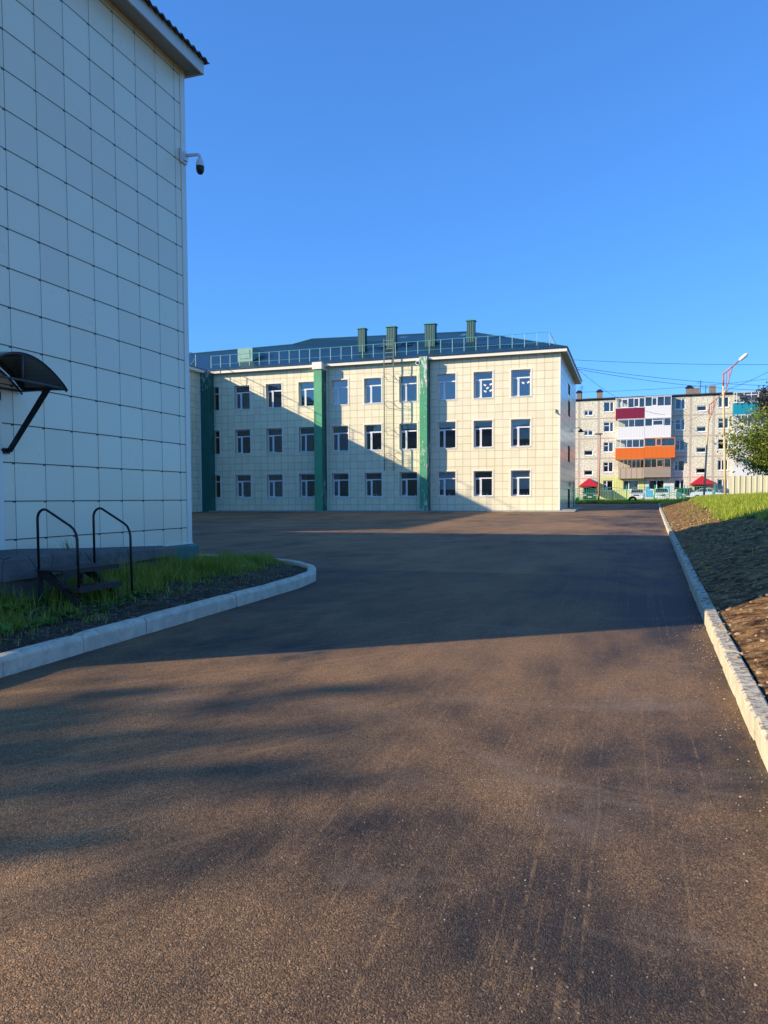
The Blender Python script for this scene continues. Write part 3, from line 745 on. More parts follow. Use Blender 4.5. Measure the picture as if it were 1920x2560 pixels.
for (z0, z1) in rowsz: w.quad((-33.9, YF+.02, z0-.6), (-4.95, YF+.02, z0-.6), (-4.95, YF+1.5, z0-.6), (-33.9, YF+1.5, z0-.6)); w.quad((-33.9, YF+.02, z1+.4), (-4.95, YF+.02, z1+.4), (-4.95, YF+1.5, z1+.4), (-33.9, YF+1.5, z1+.4))
for c in cols: w.quad((c-.7, YF+.02, ZB), (c-.7, YF+1.5, ZB), (c-.7, YF+1.5, ZT), (c-.7, YF+.02, ZT))
B(w, 'interior', m_int, mb)
# windows: frame (part) > panes, curtain, things on the sill
def win_frame(h, mull=.37, tr=.72):
    m = M(); f = .065; y0, y1 = 0, .06
    m.box(0, f, y0, y1, 0, h); m.box(WW-f, WW, y0, y1, 0, h); m.box(f, WW-f, y0, y1, 0, f); m.box(f, WW-f, y0, y1, h-f, h)
    zt = h*tr; m.box(f, WW-f, y0-.01, y1, zt-.05, zt+.04); xm = WW*mull; m.box(xm-.045, xm+.045, y0-.008, y1-.004, f, zt-.05)
    # sash of the opening light
    m.box(f, f+.05, y0-.02, y1-.02, f, zt-.05); m.box(xm-.095, xm-.045, y0-.02, y1-.02, f, zt-.05)
    m.box(f+.05, xm-.095, y0-.02, y1-.02, f, f+.05); m.box(f+.05, xm-.095, y0-.02, y1-.02, zt-.10, zt-.05)
    return m
fmesh = {}
cover = {  # (col,row): kind of thing behind the glass
 (0, 2): 'none', (1, 2): 'curt', (2, 2): 'curt', (3, 2): 'none', (4, 2): 'none', (5, 2): 'none', (6, 2): 'pale', (7, 2): 'none', (8, 2): 'none', (9, 2): 'blind',
 (1, 1): 'none', (2, 1): 'curt', (3, 1): 'curt', (4, 1): 'blind', (5, 1): 'teal', (7, 1): 'none', (3, 0): 'side', (1, 0): 'curt', (2, 0): 'blind', (6, 0): 'side', (9, 0): 'half'}
dove = [(-.10, .03), (-.03, .035), (.0, .085), (.035, .04), (.09, .08), (.06, .0), (.02, -.045), (-.03, -.04), (-.045, -.09), (-.075, -.03)]
for ci, c in enumerate(cols):
    for ri, (z0, z1) in enumerate(rowsz):
        h = z1-z0; key = round(h, 2)
        if key not in fmesh:
            fmesh[key] = win_frame(h); fmesh[key].pane = None
            f_o = fmesh[key].build('window', m_white, mb); f_o.location = (0, 0, 0); fmesh[key] = f_o.data; bpy.data.objects.remove(f_o)
        wo = bpy.data.objects.new('window', fmesh[key]); COL.objects.link(wo); wo.parent = mb
        wo.location = Vector((c, YF+DR-.05, z0))-mb.location
        if ci == 0:   # half hidden behind the corner pilaster
            pass
        pm = M(); pm.quad((.05, .03, .05), (WW-.05, .03, .05), (WW-.05, .03, h-.05), (.05, .03, h-.05)); pm.build('pane', m_glassS if (ri == 2 and ci in (4, 5, 7, 8, 9, 3)) else m_glass, wo)
        a0 = max(0, -33.15-c); t_ = .11; yy = -(DR-.05); sm_ = M(); rm_ = M()
        for (x0, x1, za, zb) in ((a0-t_, WW+t_, h, h+t_), (a0-t_, WW+t_, -t_, 0), (a0-t_, a0, 0, h), (WW, WW+t_, 0, h)): sm_.box(x0, x1, yy-.02, yy+.02, za, zb)
        sm_.box(a0, WW, yy-.06, -.002, -.03, .012)
        rm_.quad((a0, yy, 0), (a0, .05, 0), (a0, .05, h), (a0, yy, h)); rm_.quad((WW, .05, 0), (WW, yy, 0), (WW, yy, h), (WW, .05, h)); rm_.quad((a0, yy, h), (a0, .05, h), (WW, .05, h), (WW, yy, h))
        sm_.build('surround', m_trim, wo); rm_.build('reveal', m_reveal, wo)
        k = cover.get((ci, ri)) or (random.choice(['none', 'side', 'side', 'half', 'curt', 'none']) if ri < 2 else 'none')
        if k in ('curt', 'blind', 'pale', 'teal', 'side', 'half'):
            q = M(); x0, x1, za, zb = {'side': (.06, .5, .05, h-.05), 'teal': (.06, .5, .05, h-.05), 'half': (.06, WW-.06, h*.28, h-.05)}.get(k, (.06, WW-.06, .05, h-.05)); n = 48
            amp = .03 if k in ('curt', 'side', 'teal') else .004
            for i in range(n+1):
                x = x0+(x1-x0)*i/n; y = .16+amp*math.sin(x*55+ci)
                q.v += [(x, y, za), (x, y, zb)]
            for i in range(n): q.f.append((2*i, 2*i+2, 2*i+3, 2*i+1)); q.mi.append(0)
            q.build('curtain', {'curt': m_curt, 'side': m_curt, 'teal': m_teal, 'blind': m_blind, 'pale': m_pale, 'half': m_pale}[k], wo)
        if (ci, ri) in ((8, 2), (9, 2)):
            spots = [(.78, .98), (.80, .52), (1.0, .76), (1.24, 1.02), (1.24, .56)] if ci == 8 else [(.82, 1.0), (1.22, 1.03)]
            for (dx, dz) in spots:
                s_ = -1 if dx < 1 else 1
                q = M(); q.add([(dx+s_*u*1.25, .02, dz+v*1.25) for u, v in dove], [tuple(range(len(dove)))]); q.build('bird_sticker', m_paper, wo)
        if (ri == 0 and ci in (1, 3, 5, 6, 7, 8, 9)) or (ri == 1 and ci in (2, 5, 9)):
            for _ in range(5 if ci > 7 else 2):
                q = M()
                x = random.uniform(.55, 1.15) if random.random() < .8 else .25; ww_ = random.uniform(.05, .14); q.box(x, x+ww_, .08, .18, .065, .065+random.uniform(.05, .22)); q.build('sill_item', m_paper, wo)
# pilasters
def pilaster(x0, x1, z0, z1, mats, name, p=.9, label=None):
    m = M(); S = 24
    zs = [z0+(z1-z0)*i/S for i in range(S+1)]
    for z in zs: m.v += [(x0, YF, z), (x0, YF-p, z), (x1, YF-p, z), (x1, YF, z)]
    for i in range(S):
        for j, mi in ((0, 0), (1, 0), (2, 1)): a = i*4+j; m.f.append((a, a+1, a+5, a+4)); m.mi.append(mi)
    m.f.append(tuple(S*4+i for i in range(4))); m.mi.append(0)
    return B(m, name, mats, mb)
o = pilaster(-33.9, -33.12, .4, 12.1, [m_green0, m_green0], 'pilaster'); o['label'] = 'dark green pilaster with flaking edges in the inner corner'
o = pilaster(-23.71, -23.04, .4, 11.75, [m_green2, m_green0], 'pilaster'); o['label'] = 'green pilaster with a cream block on top'
o = pilaster(-15.13, -14.55, .4, 12.17, [m_green1, m_green0], 'pilaster'); o['label'] = 'green pilaster with white paint peeling down its front'
w = M(); w.box(-23.80, -23.0, YF-1.0, YF, 11.72, 12.27); B(w, 'pilaster_cap', m_trim, mb)
for x in (-22.96, -14.47): w = M(); w.tube([(x, YF-.06, .5), (x, YF-.06, 11.9)], .03, 6); B(w, 'trim_strip', m_trim, mb)
# fascia and soffit
w = M(); w.box(-33.5, -4.42, YF-.45, YF-.42, 11.98, 12.24); w.box(-4.45, -4.42, YF-.42, 72.0, 11.98, 12.24); B(w, 'fascia', m_trim, mb)
w = M(); w.box(-33.5, -4.45, YF-.42, YF-.001, 12.0, 12.03); w.box(-4.9, -4.45, YF, 72.0, 12.0, 12.03); B(w, 'soffit', m_soffit, mb)
# roof planes (ribs are real folds on the hip edges; sheet profile in the material)
ZE = 12.26; r1 = (-13.1, 63.7, 15.68); r0 = (-27.6, 63.7, 16.08); rw = (-29.6, 63.7, 15.72); rww = (-42, 63.7, 15.55)
w = M()
w.add([(-33.4, 55.28, ZE), (-4.33, 55.28, ZE), r1, r0, rw, rww], [(0, 1, 2, 3, 4, 5)], 0)
w.add([(-4.33, 55.28, ZE), (-4.33, 72.1, ZE), r1], [(0, 1, 2)], 1)
w.add([(-4.33, 72.1, ZE), (-50, 72.1, ZE), rww, rw, r0, r1], [(0, 1, 2, 3, 4, 5)], 0)
w.add([(-33.4, 55.28, ZE), rww, (-42, 13, 15.4), (-33.4, 13, ZE)], [(0, 1, 2, 3)], 1)
w.add([rww, (-50, 63.7, ZE), (-50, 13, ZE), (-42, 13, 15.4)], [(0, 1, 2, 3)], 1)
w.box(-33.4, -4.33, 55.28, 55.36, ZE-.03, ZE-.002); w.box(-4.41, -4.33, 55.36, 72.1, ZE-.03, ZE-.002); w.box(-33.48, -33.40, 13, 55.28, ZE-.03, ZE-.002)
rf = B(w, 'roof', [m_roofS, m_roofE], mb)
# lighter repair strips and ridge cap
w = M(); w.tube([r0, r1], .06, 6); w.tube([rw, r0], .06, 6); w.tube([rw, rww], .06, 6); w.tube([r1, (-4.4, 55.35, ZE+.04)], .045, 6); B(w, 'ridge_cap', m_vent, rf)
def roofz(x, y): return ZE+(y-55.28)/(63.7-55.28)*(np.interp(x, [-29.6, -27.6, -13.1], [15.72, 16.08, 15.68])-ZE)
w = M()
for (xa, xb, dx) in ((-20.1, -19.4, 1.2), (-17.7, -17.1, 1.0), (-14.2, -13.7, .7)):
    y0, y1 = 59.4, 62.6
    w.quad((xa, y0, roofz(xa, y0)+.04), (xb, y0, roofz(xb, y0)+.04), (xb+dx, y1, roofz(xb, y1)+.04), (xa+dx, y1, roofz(xa, y1)+.04))
B(w, 'roof_patch', plain('new_roof_sheet', (.06, .19, .22), .3), rf)
for (xa, xb, zt) in ((-21.4, -20.8, 15.55), (-18.94, -18.2, 15.5), (-15.75, -14.9, 15.48), (-12.35, -11.75, 15.5)):
    w = M(); w.box(xa, xb, 58.75, 59.35, 13.4, zt); ch = B(w, 'chimney', m_vent, rf)
    w = M(); cx = (xa+xb)/2; hw = (xb-xa)/2+.08
    w.add([(cx-hw, 58.67, zt), (cx+hw, 58.67, zt), (cx+hw, 59.43, zt), (cx-hw, 59.43, zt), (cx, 59.05, zt+.17), (cx-hw, 58.67, zt-.06), (cx+hw, 58.67, zt-.06), (cx+hw, 59.43, zt-.06), (cx-hw, 59.43, zt-.06)],
          [(0, 1, 4), (1, 2, 4), (2, 3, 4), (3, 0, 4), (5, 8, 7, 6), (0, 5, 6, 1), (1, 6, 7, 2), (2, 7, 8, 3), (3, 8, 5, 0)])
    B(w, 'chimney_cap', m_ventcap, rf)
# dormer hatch
w = M(); w.prism([(57.9, 13.3), (57.9, 14.35), (58.0, 14.47), (60.6, 14.55)], 0, -32.0, -30.6); w.box(-31.75, -30.85, 57.86, 57.9, 13.55, 14.25)
B(w, 'dormer', plain('pale_green_dormer', (.18, .36, .30), .5, var=.3), rf, recalc=True)
# railing along the roof edge
def rail(fn, n, t0, t1, r1, r2, mt, pre=()):
    top = [(x, y, 13.6) for x, y in pre]; midl = [(x, y, 12.9) for x, y in pre]
    for i in range(n+1):
        x, y, z = fn(t0+(t1-t0)*i/n); top.append((x, y, z+.98)); midl.append((x, y, z+.28))
        w = M(); w.box(x-.02, x+.02, y-.02, y+.02, z-.1, z+.98); B(w, 'railing_post', m_railw, rf)
    for pts, r in ((top, r1), (midl, r2)): w = M(); w.tube(pts, r, 6); B(w, 'railing_bar', mt, rf)
rail(lambda x: (x, 56.25, 12.62), 31, -33.6, -5.72, .024, .014, m_rail)
rail(lambda y: (-5.72, y, 12.62), 12, 57.2, 70.8, .026, .016, m_railw, [(-5.72, 56.25)])
rail(lambda y: (-34.3, y, 12.62), 18, 36.0, 55.0, .026, .016, m_railw)
w = M(); w.tube([(-34.3, 54.2, 12.6), (-34.3, 55.0, 13.3)], .02, 6); B(w, 'railing_brace', m_railw, rf)
# roof-access ladder
ldr = M(); ldr.box(-17.965, -17.895, YF-.86, YF-.80, 3.72, 13.7); lad = B(ldr, 'ladder', m_steel, mb)
ldr = M(); ldr.box(-17.215, -17.145, YF-.86, YF-.80, 3.72, 13.7); B(ldr, 'ladder_stile', m_steel, lad)
z = 3.95; m_rung = plain('pale_rung_steel', (.45, .43, .30), .5)
while z < 13.6: w = M(); w.tube([(-17.93, YF-.83, z), (-17.18, YF-.83, z)], .011, 5); B(w, 'ladder_rung', m_rung, lad); z += .31
w = M()
for z in (4.9, 6.85, 8.9, 10.97):
    for x in (-17.93, -17.18): w.tube([(x, YF-.83, z), (x+.05, YF-.02, z-.32)], .018, 5); w.tube([(x, YF-.83, z), (x+.05, YF-.02, z+.25)], .014, 5)
for z in (12.85, 13.0):
    w.tube([(-18.0+.42*math.cos(a)+.42, YF-.6+.42*math.sin(a), z) for a in np.linspace(0, 2*PI, 13)], .014, 5)
B(w, 'ladder_bracket', m_black, lad)
# connecting wing wall at the left end
w = M(); w.quad((-33.9, 13.2, .1), (-33.9, YF, .1), (-33.9, YF, 12.0), (-33.9, 13.2, 12.0)); B(w, 'wing_wall', m_tileW, mb)
w = M(); w.box(-33.5, -33.47, 13.4, 55.36, 11.98, 12.22); w.box(-33.9, -33.5, 13.4, 55.36, 12.0, 12.03); B(w, 'wing_fascia', m_trim, mb)
w = M(); w.box(-33.92, -33.86, 54.80, 54.93, .4, 12.0); B(w, 'wing_trim', m_trim, mb)
# small fittings on the main building
sp_ = thing('loudspeaker', 'small round loudspeaker beside the top of the peeling green pilaster', 'loudspeaker', (-15.25, YF-.75, 11.72))
w = M(); w.add([], []); w.tube([(-15.25, YF-.95, 11.72), (-15.25, YF-.80, 11.72)], [.17, .09], 16); B(w, 'horn', m_white, sp_)
w = M(); w.tube([(-15.25, YF-.965, 11.72), (-15.25, YF-.955, 11.72)], .12, 16); B(w, 'grille', m_black, sp_)
w = M(); w.box(-15.2, -15.1, YF-.82, YF-.77, 11.68, 11.76); B(w, 'bracket', m_black, sp_)
sc2 = thing('wall_camera', 'tiny dark camera and bracket on the sunlit facade near its right corner', 'camera', (-5.2, YF-.05, 7.7))
w = M(); w.box(-5.24, -5.17, YF-.12, YF-.005, 7.72, 7.95); B(w, 'bracket', m_steel, sc2)
w = M(); w.tube([(-5.22, YF-.1, 7.72), (-5.05, YF-.30, 7.62)], [.05, .04], 8); B(w, 'body', m_steel, sc2)
for (y, z, nm, lb) in ((71.2, 7.62, 'wall_lamp', 'small cone lamp sticking out high on the glossy end wall'),):
    t = thing(nm, lb, 'lamp', (-4.9, y, z)); w = M(); w.tube([(-4.9, y, z+.3), (-4.6, y, z+.35), (-4.4, y, z+.25)], .03, 6); B(w, 'arm', m_black, t)
    w = M(); w.lathe([(.03, .25), (.08, .2), (.3, -.05), (.28, -.06), (0, .1)], (-4.4, y, z), 14); B(w, 'shade', m_black, t)
t = thing('wall_sign', 'round dark plate on a post by the end wall door', 'sign', (-4.6, 64.6, 2.6))
w = M(); w.tube([(-4.86, 64.6, 2.72), (-4.80, 64.6, 2.72)], .22, 16); B(w, 'plate', m_black, t)
t = thing('gas_pipe', 'thin dark pipe standing against the glossy end wall', 'pipe', (-4.8, 68.8, .7))
w = M(); w.tube([(-4.82, 68.8, .7), (-4.82, 68.8, 2.95), (-4.88, 68.8, 3.0)], .045, 8); B(w, 'riser', m_steel, t)

# ------------------------------------------------------------------ apartment block
YA = 110.0
ab = thing('building', 'five-storey grey panel apartment block with glazed balconies behind the fence', 'building', (5, YA, 1.2))
# panel facade material: pebble-dash panels with smooth grey seams
ux = [-12.5, -9.9, -7.01, -4.39, 1.72, 7.55, 10.38, 16.5, 19.2, 22.2]
PD = NT('pebble_dash_panel', .9, .2); P = PD.pos(); X = PD.xyz(P)
n1 = PD.noise(P, 6, 5, .8); n2 = PD.noise(P, .35, 4, .6)
c = PD.mix(PD.ramp(n1, [(.42, 0), (.58, 1)]), (.42, .39, .28), (.88, .86, .70))
c = PD.mix(PD.ramp(n2, [(.45, 0), (.7, .4)]), c, (.5, .42, .28))
sm = PD.math('LESS_THAN', PD.math('PINGPONG', PD.math('SUBTRACT', X[2], 4.25+.02), 1.39), .10)
for x in ux:
    sm = PD.math('MAXIMUM', sm, PD.math('LESS_THAN', PD.math('ABSOLUTE', PD.math('SUBTRACT', X[0], x)), .16))
c = PD.mix(sm, c, PD.mix(PD.noise(P, 2.2, 4), (.36, .31, .25), (.55, .50, .42)))
PD.color(c); PD.bump(n1, .6, .03); m_pd = PD.m
AB0, AB1, AZ = -14, 26, 15.15
apw = []   # openings: x0,x1,z0,z1
flz = [0, 2.78, 5.56, 8.34]
for k in range(4): apw += [(-6.33, -5.14, 4.72+flz[k], 5.46+flz[k]), (8.30, 9.50, 4.78+flz[k], 5.5+flz[k]), (22.3, 23.4, 4.78+flz[k], 5.5+flz[k])]
rowsA = [2.55, 5.13, 7.91, 10.69, 13.47]
for k in range(5):
    z = rowsA[k]; apw += [(-3.72, -2.40, z, z+1.42), (5.55, 6.82, z, z+1.42), (10.95, 12.22, z, z+1.42), (17.6, 18.9, z, z+1.42)]
apw += [(-1.05, .95, 2.62, 3.95), (2.3, 4.3, 2.62, 3.95), (13.0, 15.0, 2.62, 3.95)]
xa = sorted(set([AB0, AB1]+[v for o_ in apw for v in o_[:2]])); za = sorted(set([1.1, AZ]+[v for o_ in apw for v in o_[2:]]))
w = M()
for i in range(len(xa)-1):
    for j in range(len(za)-1):
        xm, zm = (xa[i]+xa[i+1])/2, (za[j]+za[j+1])/2
        if any(o_[0] < xm < o_[1] and o_[2] < zm < o_[3] for o_ in apw): continue
        w.quad((xa[i], YA, za[j]), (xa[i+1], YA, za[j]), (xa[i+1], YA, za[j+1]), (xa[i], YA, za[j+1]))
w.quad((AB1, YA, 1.1), (AB1, YA+12, 1.1), (AB1, YA+12, AZ), (AB1, YA, AZ)); w.quad((AB0, YA+12, 1.1), (AB0, YA, 1.1), (AB0, YA, AZ), (AB0, YA+12, AZ))
w.quad((AB1, YA+12, 1.1), (AB0, YA+12, 1.1), (AB0, YA+12, AZ), (AB1, YA+12, AZ))
for o_ in apw:
    x0, x1, z0, z1 = o_; D = .14
    w.quad((x0, YA, z0), (x0, YA+D, z0), (x0, YA+D, z1), (x0, YA, z1)); w.quad((x1, YA+D, z0), (x1, YA, z0), (x1, YA, z1), (x1, YA+D, z1)); w.quad((x0, YA, z1), (x0, YA+D, z1), (x1, YA+D, z1), (x1, YA, z1))
B(w, 'wall', m_pd, ab)
w = M(); w.quad((AB0, YA+1.2, 1.1), (AB1, YA+1.2, 1.1), (AB1, YA+1.2, AZ), (AB0, YA+1.2, AZ)); B(w, 'interior', m_int, ab)
m_gA = glass_mat('apartment_glass', (.8, .82, .82), .9)
m_lace = plain('net_curtain', (.55, .54, .50), .9, var=.35, scale=5)
for o_ in apw:
    x0, x1, z0, z1 = o_; stair = z1-z0 < 1.0
    w = M(); f = .10; Y = YA+.08
    w.box(x0, x0+f, Y, Y+.05, z0, z1); w.box(x1-f, x1, Y, Y+.05, z0, z1); w.box(x0+f, x1-f, Y, Y+.05, z0, z0+f); w.box(x0+f, x1-f, Y, Y+.05, z1-f, z1)
    w.box(x0-.05, x1+.05, YA-.06, Y, z0-.10, z0+.0)
    if not stair or (x0 < 0 and z0 > 10):
        mx = x0+(x1-x0)*(.42 if stair else random.choice([.36, .6, .5])); w.box(mx-.06, mx+.06, Y-.01, Y+.04, z0+f, z1-f)
        if not stair and random.random() < .5: w.box(x0+f, mx-.06, Y-.01, Y+.04, z0+.85, z0+.93)
    wo = B(w, 'window', m_white if not (stair and z0 < 10 and x0 < 0) else m_white, ab)
    w = M(); w.quad((x0+.05, Y+.03, z0+.05), (x1-.05, Y+.03, z0+.05), (x1-.05, Y+.03, z1-.05), (x0+.05, Y+.03, z1-.05))
    pn = w.build('pane', m_gA, wo); pn.data.transform(Matrix.Translation(-ab.location))
    if not stair:
        w = M(); s_ = random.random(); a, b_ = (x0+.1, x1-.1) if s_ < .35 else ((x0+(x1-x0)*.45, x1-.1) if s_ < .75 else (x0+.1, x0+(x1-x0)*.35))
        n = 24
        for i in range(n+1): x = a+(b_-a)*i/n; w.v += [(x, Y+.2+.03*math.sin(x*40), z0+.05), (x, Y+.2+.03*math.sin(x*40), z1-.08)]
        for i in range(n): w.f.append((2*i, 2*i+2, 2*i+3, 2*i+1)); w.mi.append(0)
        cu_ = w.build('curtain', m_lace, wo); cu_.data.transform(Matrix.Translation(-ab.location))
# ground-floor paint: yellow cladding and blue patch
m_yel = NT('yellow_siding', .7, .3); X = m_yel.xyz(m_yel.pos()); m_yel.color(m_yel.mix(lines(m_yel, X[0], .22, 0, .02), m_yel.mix(m_yel.noise(m_yel.pos(), 1.5, 4), (.58, .62, .22), (.72, .74, .30)), (.3, .33, .13))); m_yel = m_yel.m
def patch(name, mat, x0, x1, z0, z1, d, holes):
    w = M(); xs_ = sorted(set([x0, x1]+[v for h_ in holes for v in h_[:2] if x0 < v < x1])); zs_ = sorted(set([z0, z1]+[v for h_ in holes for v in h_[2:] if z0 < v < z1]))
    for i in range(len(xs_)-1):
        for j in range(len(zs_)-1):
            xm, zm = (xs_[i]+xs_[i+1])/2, (zs_[j]+zs_[j+1])/2
            if any(h_[0] < xm < h_[1] and h_[2] < zm < h_[3] for h_ in holes): continue
            w.box(xs_[i], xs_[i+1], YA-d, YA-.002, zs_[j], zs_[j+1])
    return B(w, name, mat, ab)
patch('yellow_cladding', m_yel, -4.2, 1.70, 1.2, 4.42, .05, apw)
patch('white_cladding', plain('white_siding', (.62, .62, .58), .8, var=.2), 1.80, 7.2, 1.2, 3.3, .04, apw+[(1.9, 5.0, 1.6, 3.1)])
patch('blue_paint', plain('blue_wall_paint', (.06, .42, .66), .7, var=.4, scale=2.5), 1.9, 5.0, 1.6, 3.1, .05, apw)
patch('white_cladding', plain('white_siding_right', (.66, .66, .62), .8, var=.15), 12.5, 20.0, 1.2, 12.2, .04, apw)
# roof
w = M(); w.box(AB0-.4, AB1+.4, YA-.35, YA+12.3, 15.28, 15.42); w.box(AB0, AB1, YA+.05, YA+12, AZ, 15.28); ra = B(w, 'roof', plain('tar_roof', (.05, .045, .045), .9, var=.4), ab)
m_chb = plain('sooty_brick', (.22, .18, .15), .9, var=.5, scale=5, bump=.6)
for (x0, x1, z1, cap) in ((-7.6, -6.95, 16.75, 1), (-4.8, -4.05, 16.75, 1), (7.1, 7.95, 16.7, 1), (7.97, 8.85, 16.62, 0), (10.1, 10.9, 16.85, 0)):
    w = M(); w.box(x0, x1, YA+3, YA+3.9, 15.3, z1); ch = B(w, 'chimney', m_chb, ra)
    if cap:
        w = M(); cx = (x0+x1)/2; hw = (x1-x0)/2+.12
        w.add([(cx-hw, YA+2.9, z1), (cx+hw, YA+2.9, z1), (cx+hw, YA+4, z1), (cx-hw, YA+4, z1), (cx-.2, YA+3.4, z1+.36), (cx+.2, YA+3.4, z1+.36), (cx-hw, YA+2.9, z1-.08), (cx+hw, YA+2.9, z1-.08)], [(0, 1, 5, 4), (1, 2, 5), (2, 3, 4, 5), (3, 0, 4), (0, 6, 7, 1), (0, 3, 2, 1)])
        B(w, 'chimney_cap', m_black, ra)
for x, h_ in ((-6.88, 17.7), (8.92, 17.6), (9.6, 16.9)):
    w = M(); w.tube([(x, YA+3, 15.4), (x, YA+3, h_)], .04, 5); w.tube([(x-.5, YA+3, h_-.4), (x+.4, YA+3, h_-.35)], .015, 4); w.tube([(x-.4, YA+3, h_-.2), (x+.3, YA+3, h_-.15)], .015, 4); B(w, 'antenna', m_black, ra)
# balconies
def ribbed(name, c, axis=0, per=.16, w=.025):
    m = NT(name, .45, .4); X = m.xyz(m.pos()); m.color(m.mix(lines(m, X[axis], per, 0, w), c, tuple(v*.55 for v in c))); return m.m
m_mar = ribbed('maroon_ribbed_sheet', (.22, .012, .045)); m_whb = ribbed('white_ribbed_siding', (.74, .74, .73), 2, .14, .008); m_whv = ribbed('white_vertical_siding', (.74, .74, .73), 0, .2, .012)
m_org = ribbed('orange_ribbed_sheet', (.78, .17, .02)); m_cyn = ribbed('turquoise_ribbed_sheet', (.01, .30, .42))
m_wdv = ribbed('weathered_boards', (.46, .36, .27), 0, .7, .05); m_wdh = ribbed('weathered_slats', (.40, .33, .26), 2, .16, .04)
m_wdf = plain('brown_balcony_frame', (.40, .25, .15), .7)
YB = YA-1.1
def balcony(x0, x1, zb, zm, zt, pm, fm, muls, extra=None, label=None, side_l=False, side_r=True):
    """parapet zb..zm, glazing zm..zt"""
    w = M(); w.box(x0, x1, YB, YB+.06, zb, zm)
    w.box(x1-.05, x1, YB+.06, YA-.02, zb, zm); w.box(x0, x0+.05, YB+.06, YA-.02, zb, zm)
    w.box(x0, x1, YB-.03, YA-.02, zb-.12, zb-.001)
    bo = B(w, 'balcony', pm, ab)
    if label: bo['label'] = label
    w = M(); f = .07
    w.box(x0, x1, YB-.01, YB+.07, zm, zm+.09); w.box(x0, x1, YB-.01, YB+.07, zt-.09, zt)
    for x in [x0, x1-f]+[x0+(x1-x0)*t for t in muls]: w.box(x, x+f, YB-.008, YB+.065, zm+.09, zt-.09)
    for (ta, tb, tz) in (extra or []):
        xa_, xb_ = x0+(x1-x0)*ta, x0+(x1-x0)*tb; w.box(xa_, xb_, YB-.02, YB+.06, zm+.09, zm+.19); w.box(xa_, xb_, YB-.02, YB+.06, zm+tz, zm+tz+.09); w.box(xa_, xa_+.09, YB-.02, YB+.06, zm+.19, zm+tz); w.box(xb_-.09, xb_, YB-.02, YB+.06, zm+.19, zm+tz)
    for y in (YA-.45,): w.box(x1-.06, x1-.002, y, y+.06, zm, zt)
    w.box(x1-.06, x1-.002, YB+.07, YA-.02, zt-.09, zt); w.box(x1-.06, x1-.002, YB+.07, YA-.02, zm, zm+.07)
    w.box(x0-.05, x1+.05, YB-.08, YA-.02, zt+.001, zt+.05)
    q = w.build('glazing_frame', fm, bo); q.data.transform(Matrix.Translation(-ab.location))
    w = M(); w.quad((x0+.03, YB+.03, zm), (x1-.03, YB+.03, zm), (x1-.03, YB+.03, zt-.04), (x0+.03, YB+.03, zt-.04)); w.quad((x1-.03, YB+.05, zm), (x1-.03, YA-.02, zm), (x1-.03, YA-.02, zt-.04), (x1-.03, YB+.05, zt-.04))
    q = w.build('pane', m_gA, bo); q.data.transform(Matrix.Translation(-ab.location))
    w = M()
    for _ in range(3):
        a = random.uniform(x0+.15, x1-.6); ww_ = random.uniform(.25, .7); n = 10
        b0 = len(w.v); zl = zm+random.choice([.05, .1, .5])
        for i in range(n+1): x = a+ww_*i/n; w.v += [(x, YB+.3+.03*math.sin(x*30), zl), (x, YB+.3+.03*math.sin(x*30), zt-.1)]
        for i in range(n): w.f.append((b0+2*i, b0+2*i+2, b0+2*i+3, b0+2*i+1)); w.mi.append(0)
    q = w.build('curtain', m_lace, bo); q.data.transform(Matrix.Translation(-ab.location))
balcony(-2.12, 1.64, 12.40, 13.78, 15.12, m_mar, m_white, (.22, .42, .62, .78), [(.2, .42, 1.15), (.62, .82, 1.2)], 'balcony with a maroon ribbed parapet')
balcony(1.66, 5.03, 12.48, 13.85, 15.2, m_whb, m_white, (.26, .46, .72), [(.26, .46, 1.1)], 'top balcony with white horizontal siding')
balcony(-1.84, 1.64, 9.68, 11.14, 12.26, m_whv, m_white, (.40, .62), None, 'plain white balcony below the maroon one')
balcony(1.66, 5.02, 9.70, 11.18, 12.30, m_whv, m_white, (.28, .72), [(.3, .7, .75)], 'white balcony with vertical siding')
balcony(-2.10, 1.64, 6.94, 8.36, 9.52, m_org, m_white, (.16, .38, .58, .82), None, 'left half of the bright orange balcony pair')
balcony(1.66, 5.55, 7.05, 8.45, 9.60, m_org, plain('orange_glazing_frame', (.70, .28, .12), .5), (.36, .55), [(.38, .56, 1.0)], 'right half of the bright orange balcony pair')
balcony(-1.72, 1.64, 4.30, 5.58, 6.78, m_wdv, m_wdf, (.2, .36, .52, .68, .84), None, 'weathered boarded balcony')
balcony(1.66, 5.05, 4.42, 5.60, 6.84, m_wdh, m_wdf, (.25, .45, .75), [(.46, .72, 1.0)], 'weathered slatted balcony')
balcony(12.66, 16.6, 12.42, 13.88, 15.25, m_cyn, m_white, (.08, .3, .52, .74), [(.3, .74, .95)], 'balcony with a turquoise ribbed parapet')
balcony(12.80, 16.6, 9.66, 11.12, 12.3, m_whv, m_white, (.2, .4, .6, .8), None, 'white balcony half hidden by the tree')
balcony(12.80, 16.6, 6.90, 8.36, 9.5, m_whv, m_white, (.25, .5, .75))
balcony(12.80, 16.6, 4.14, 5.60, 6.7, m_whv, m_white, (.25, .5, .75))
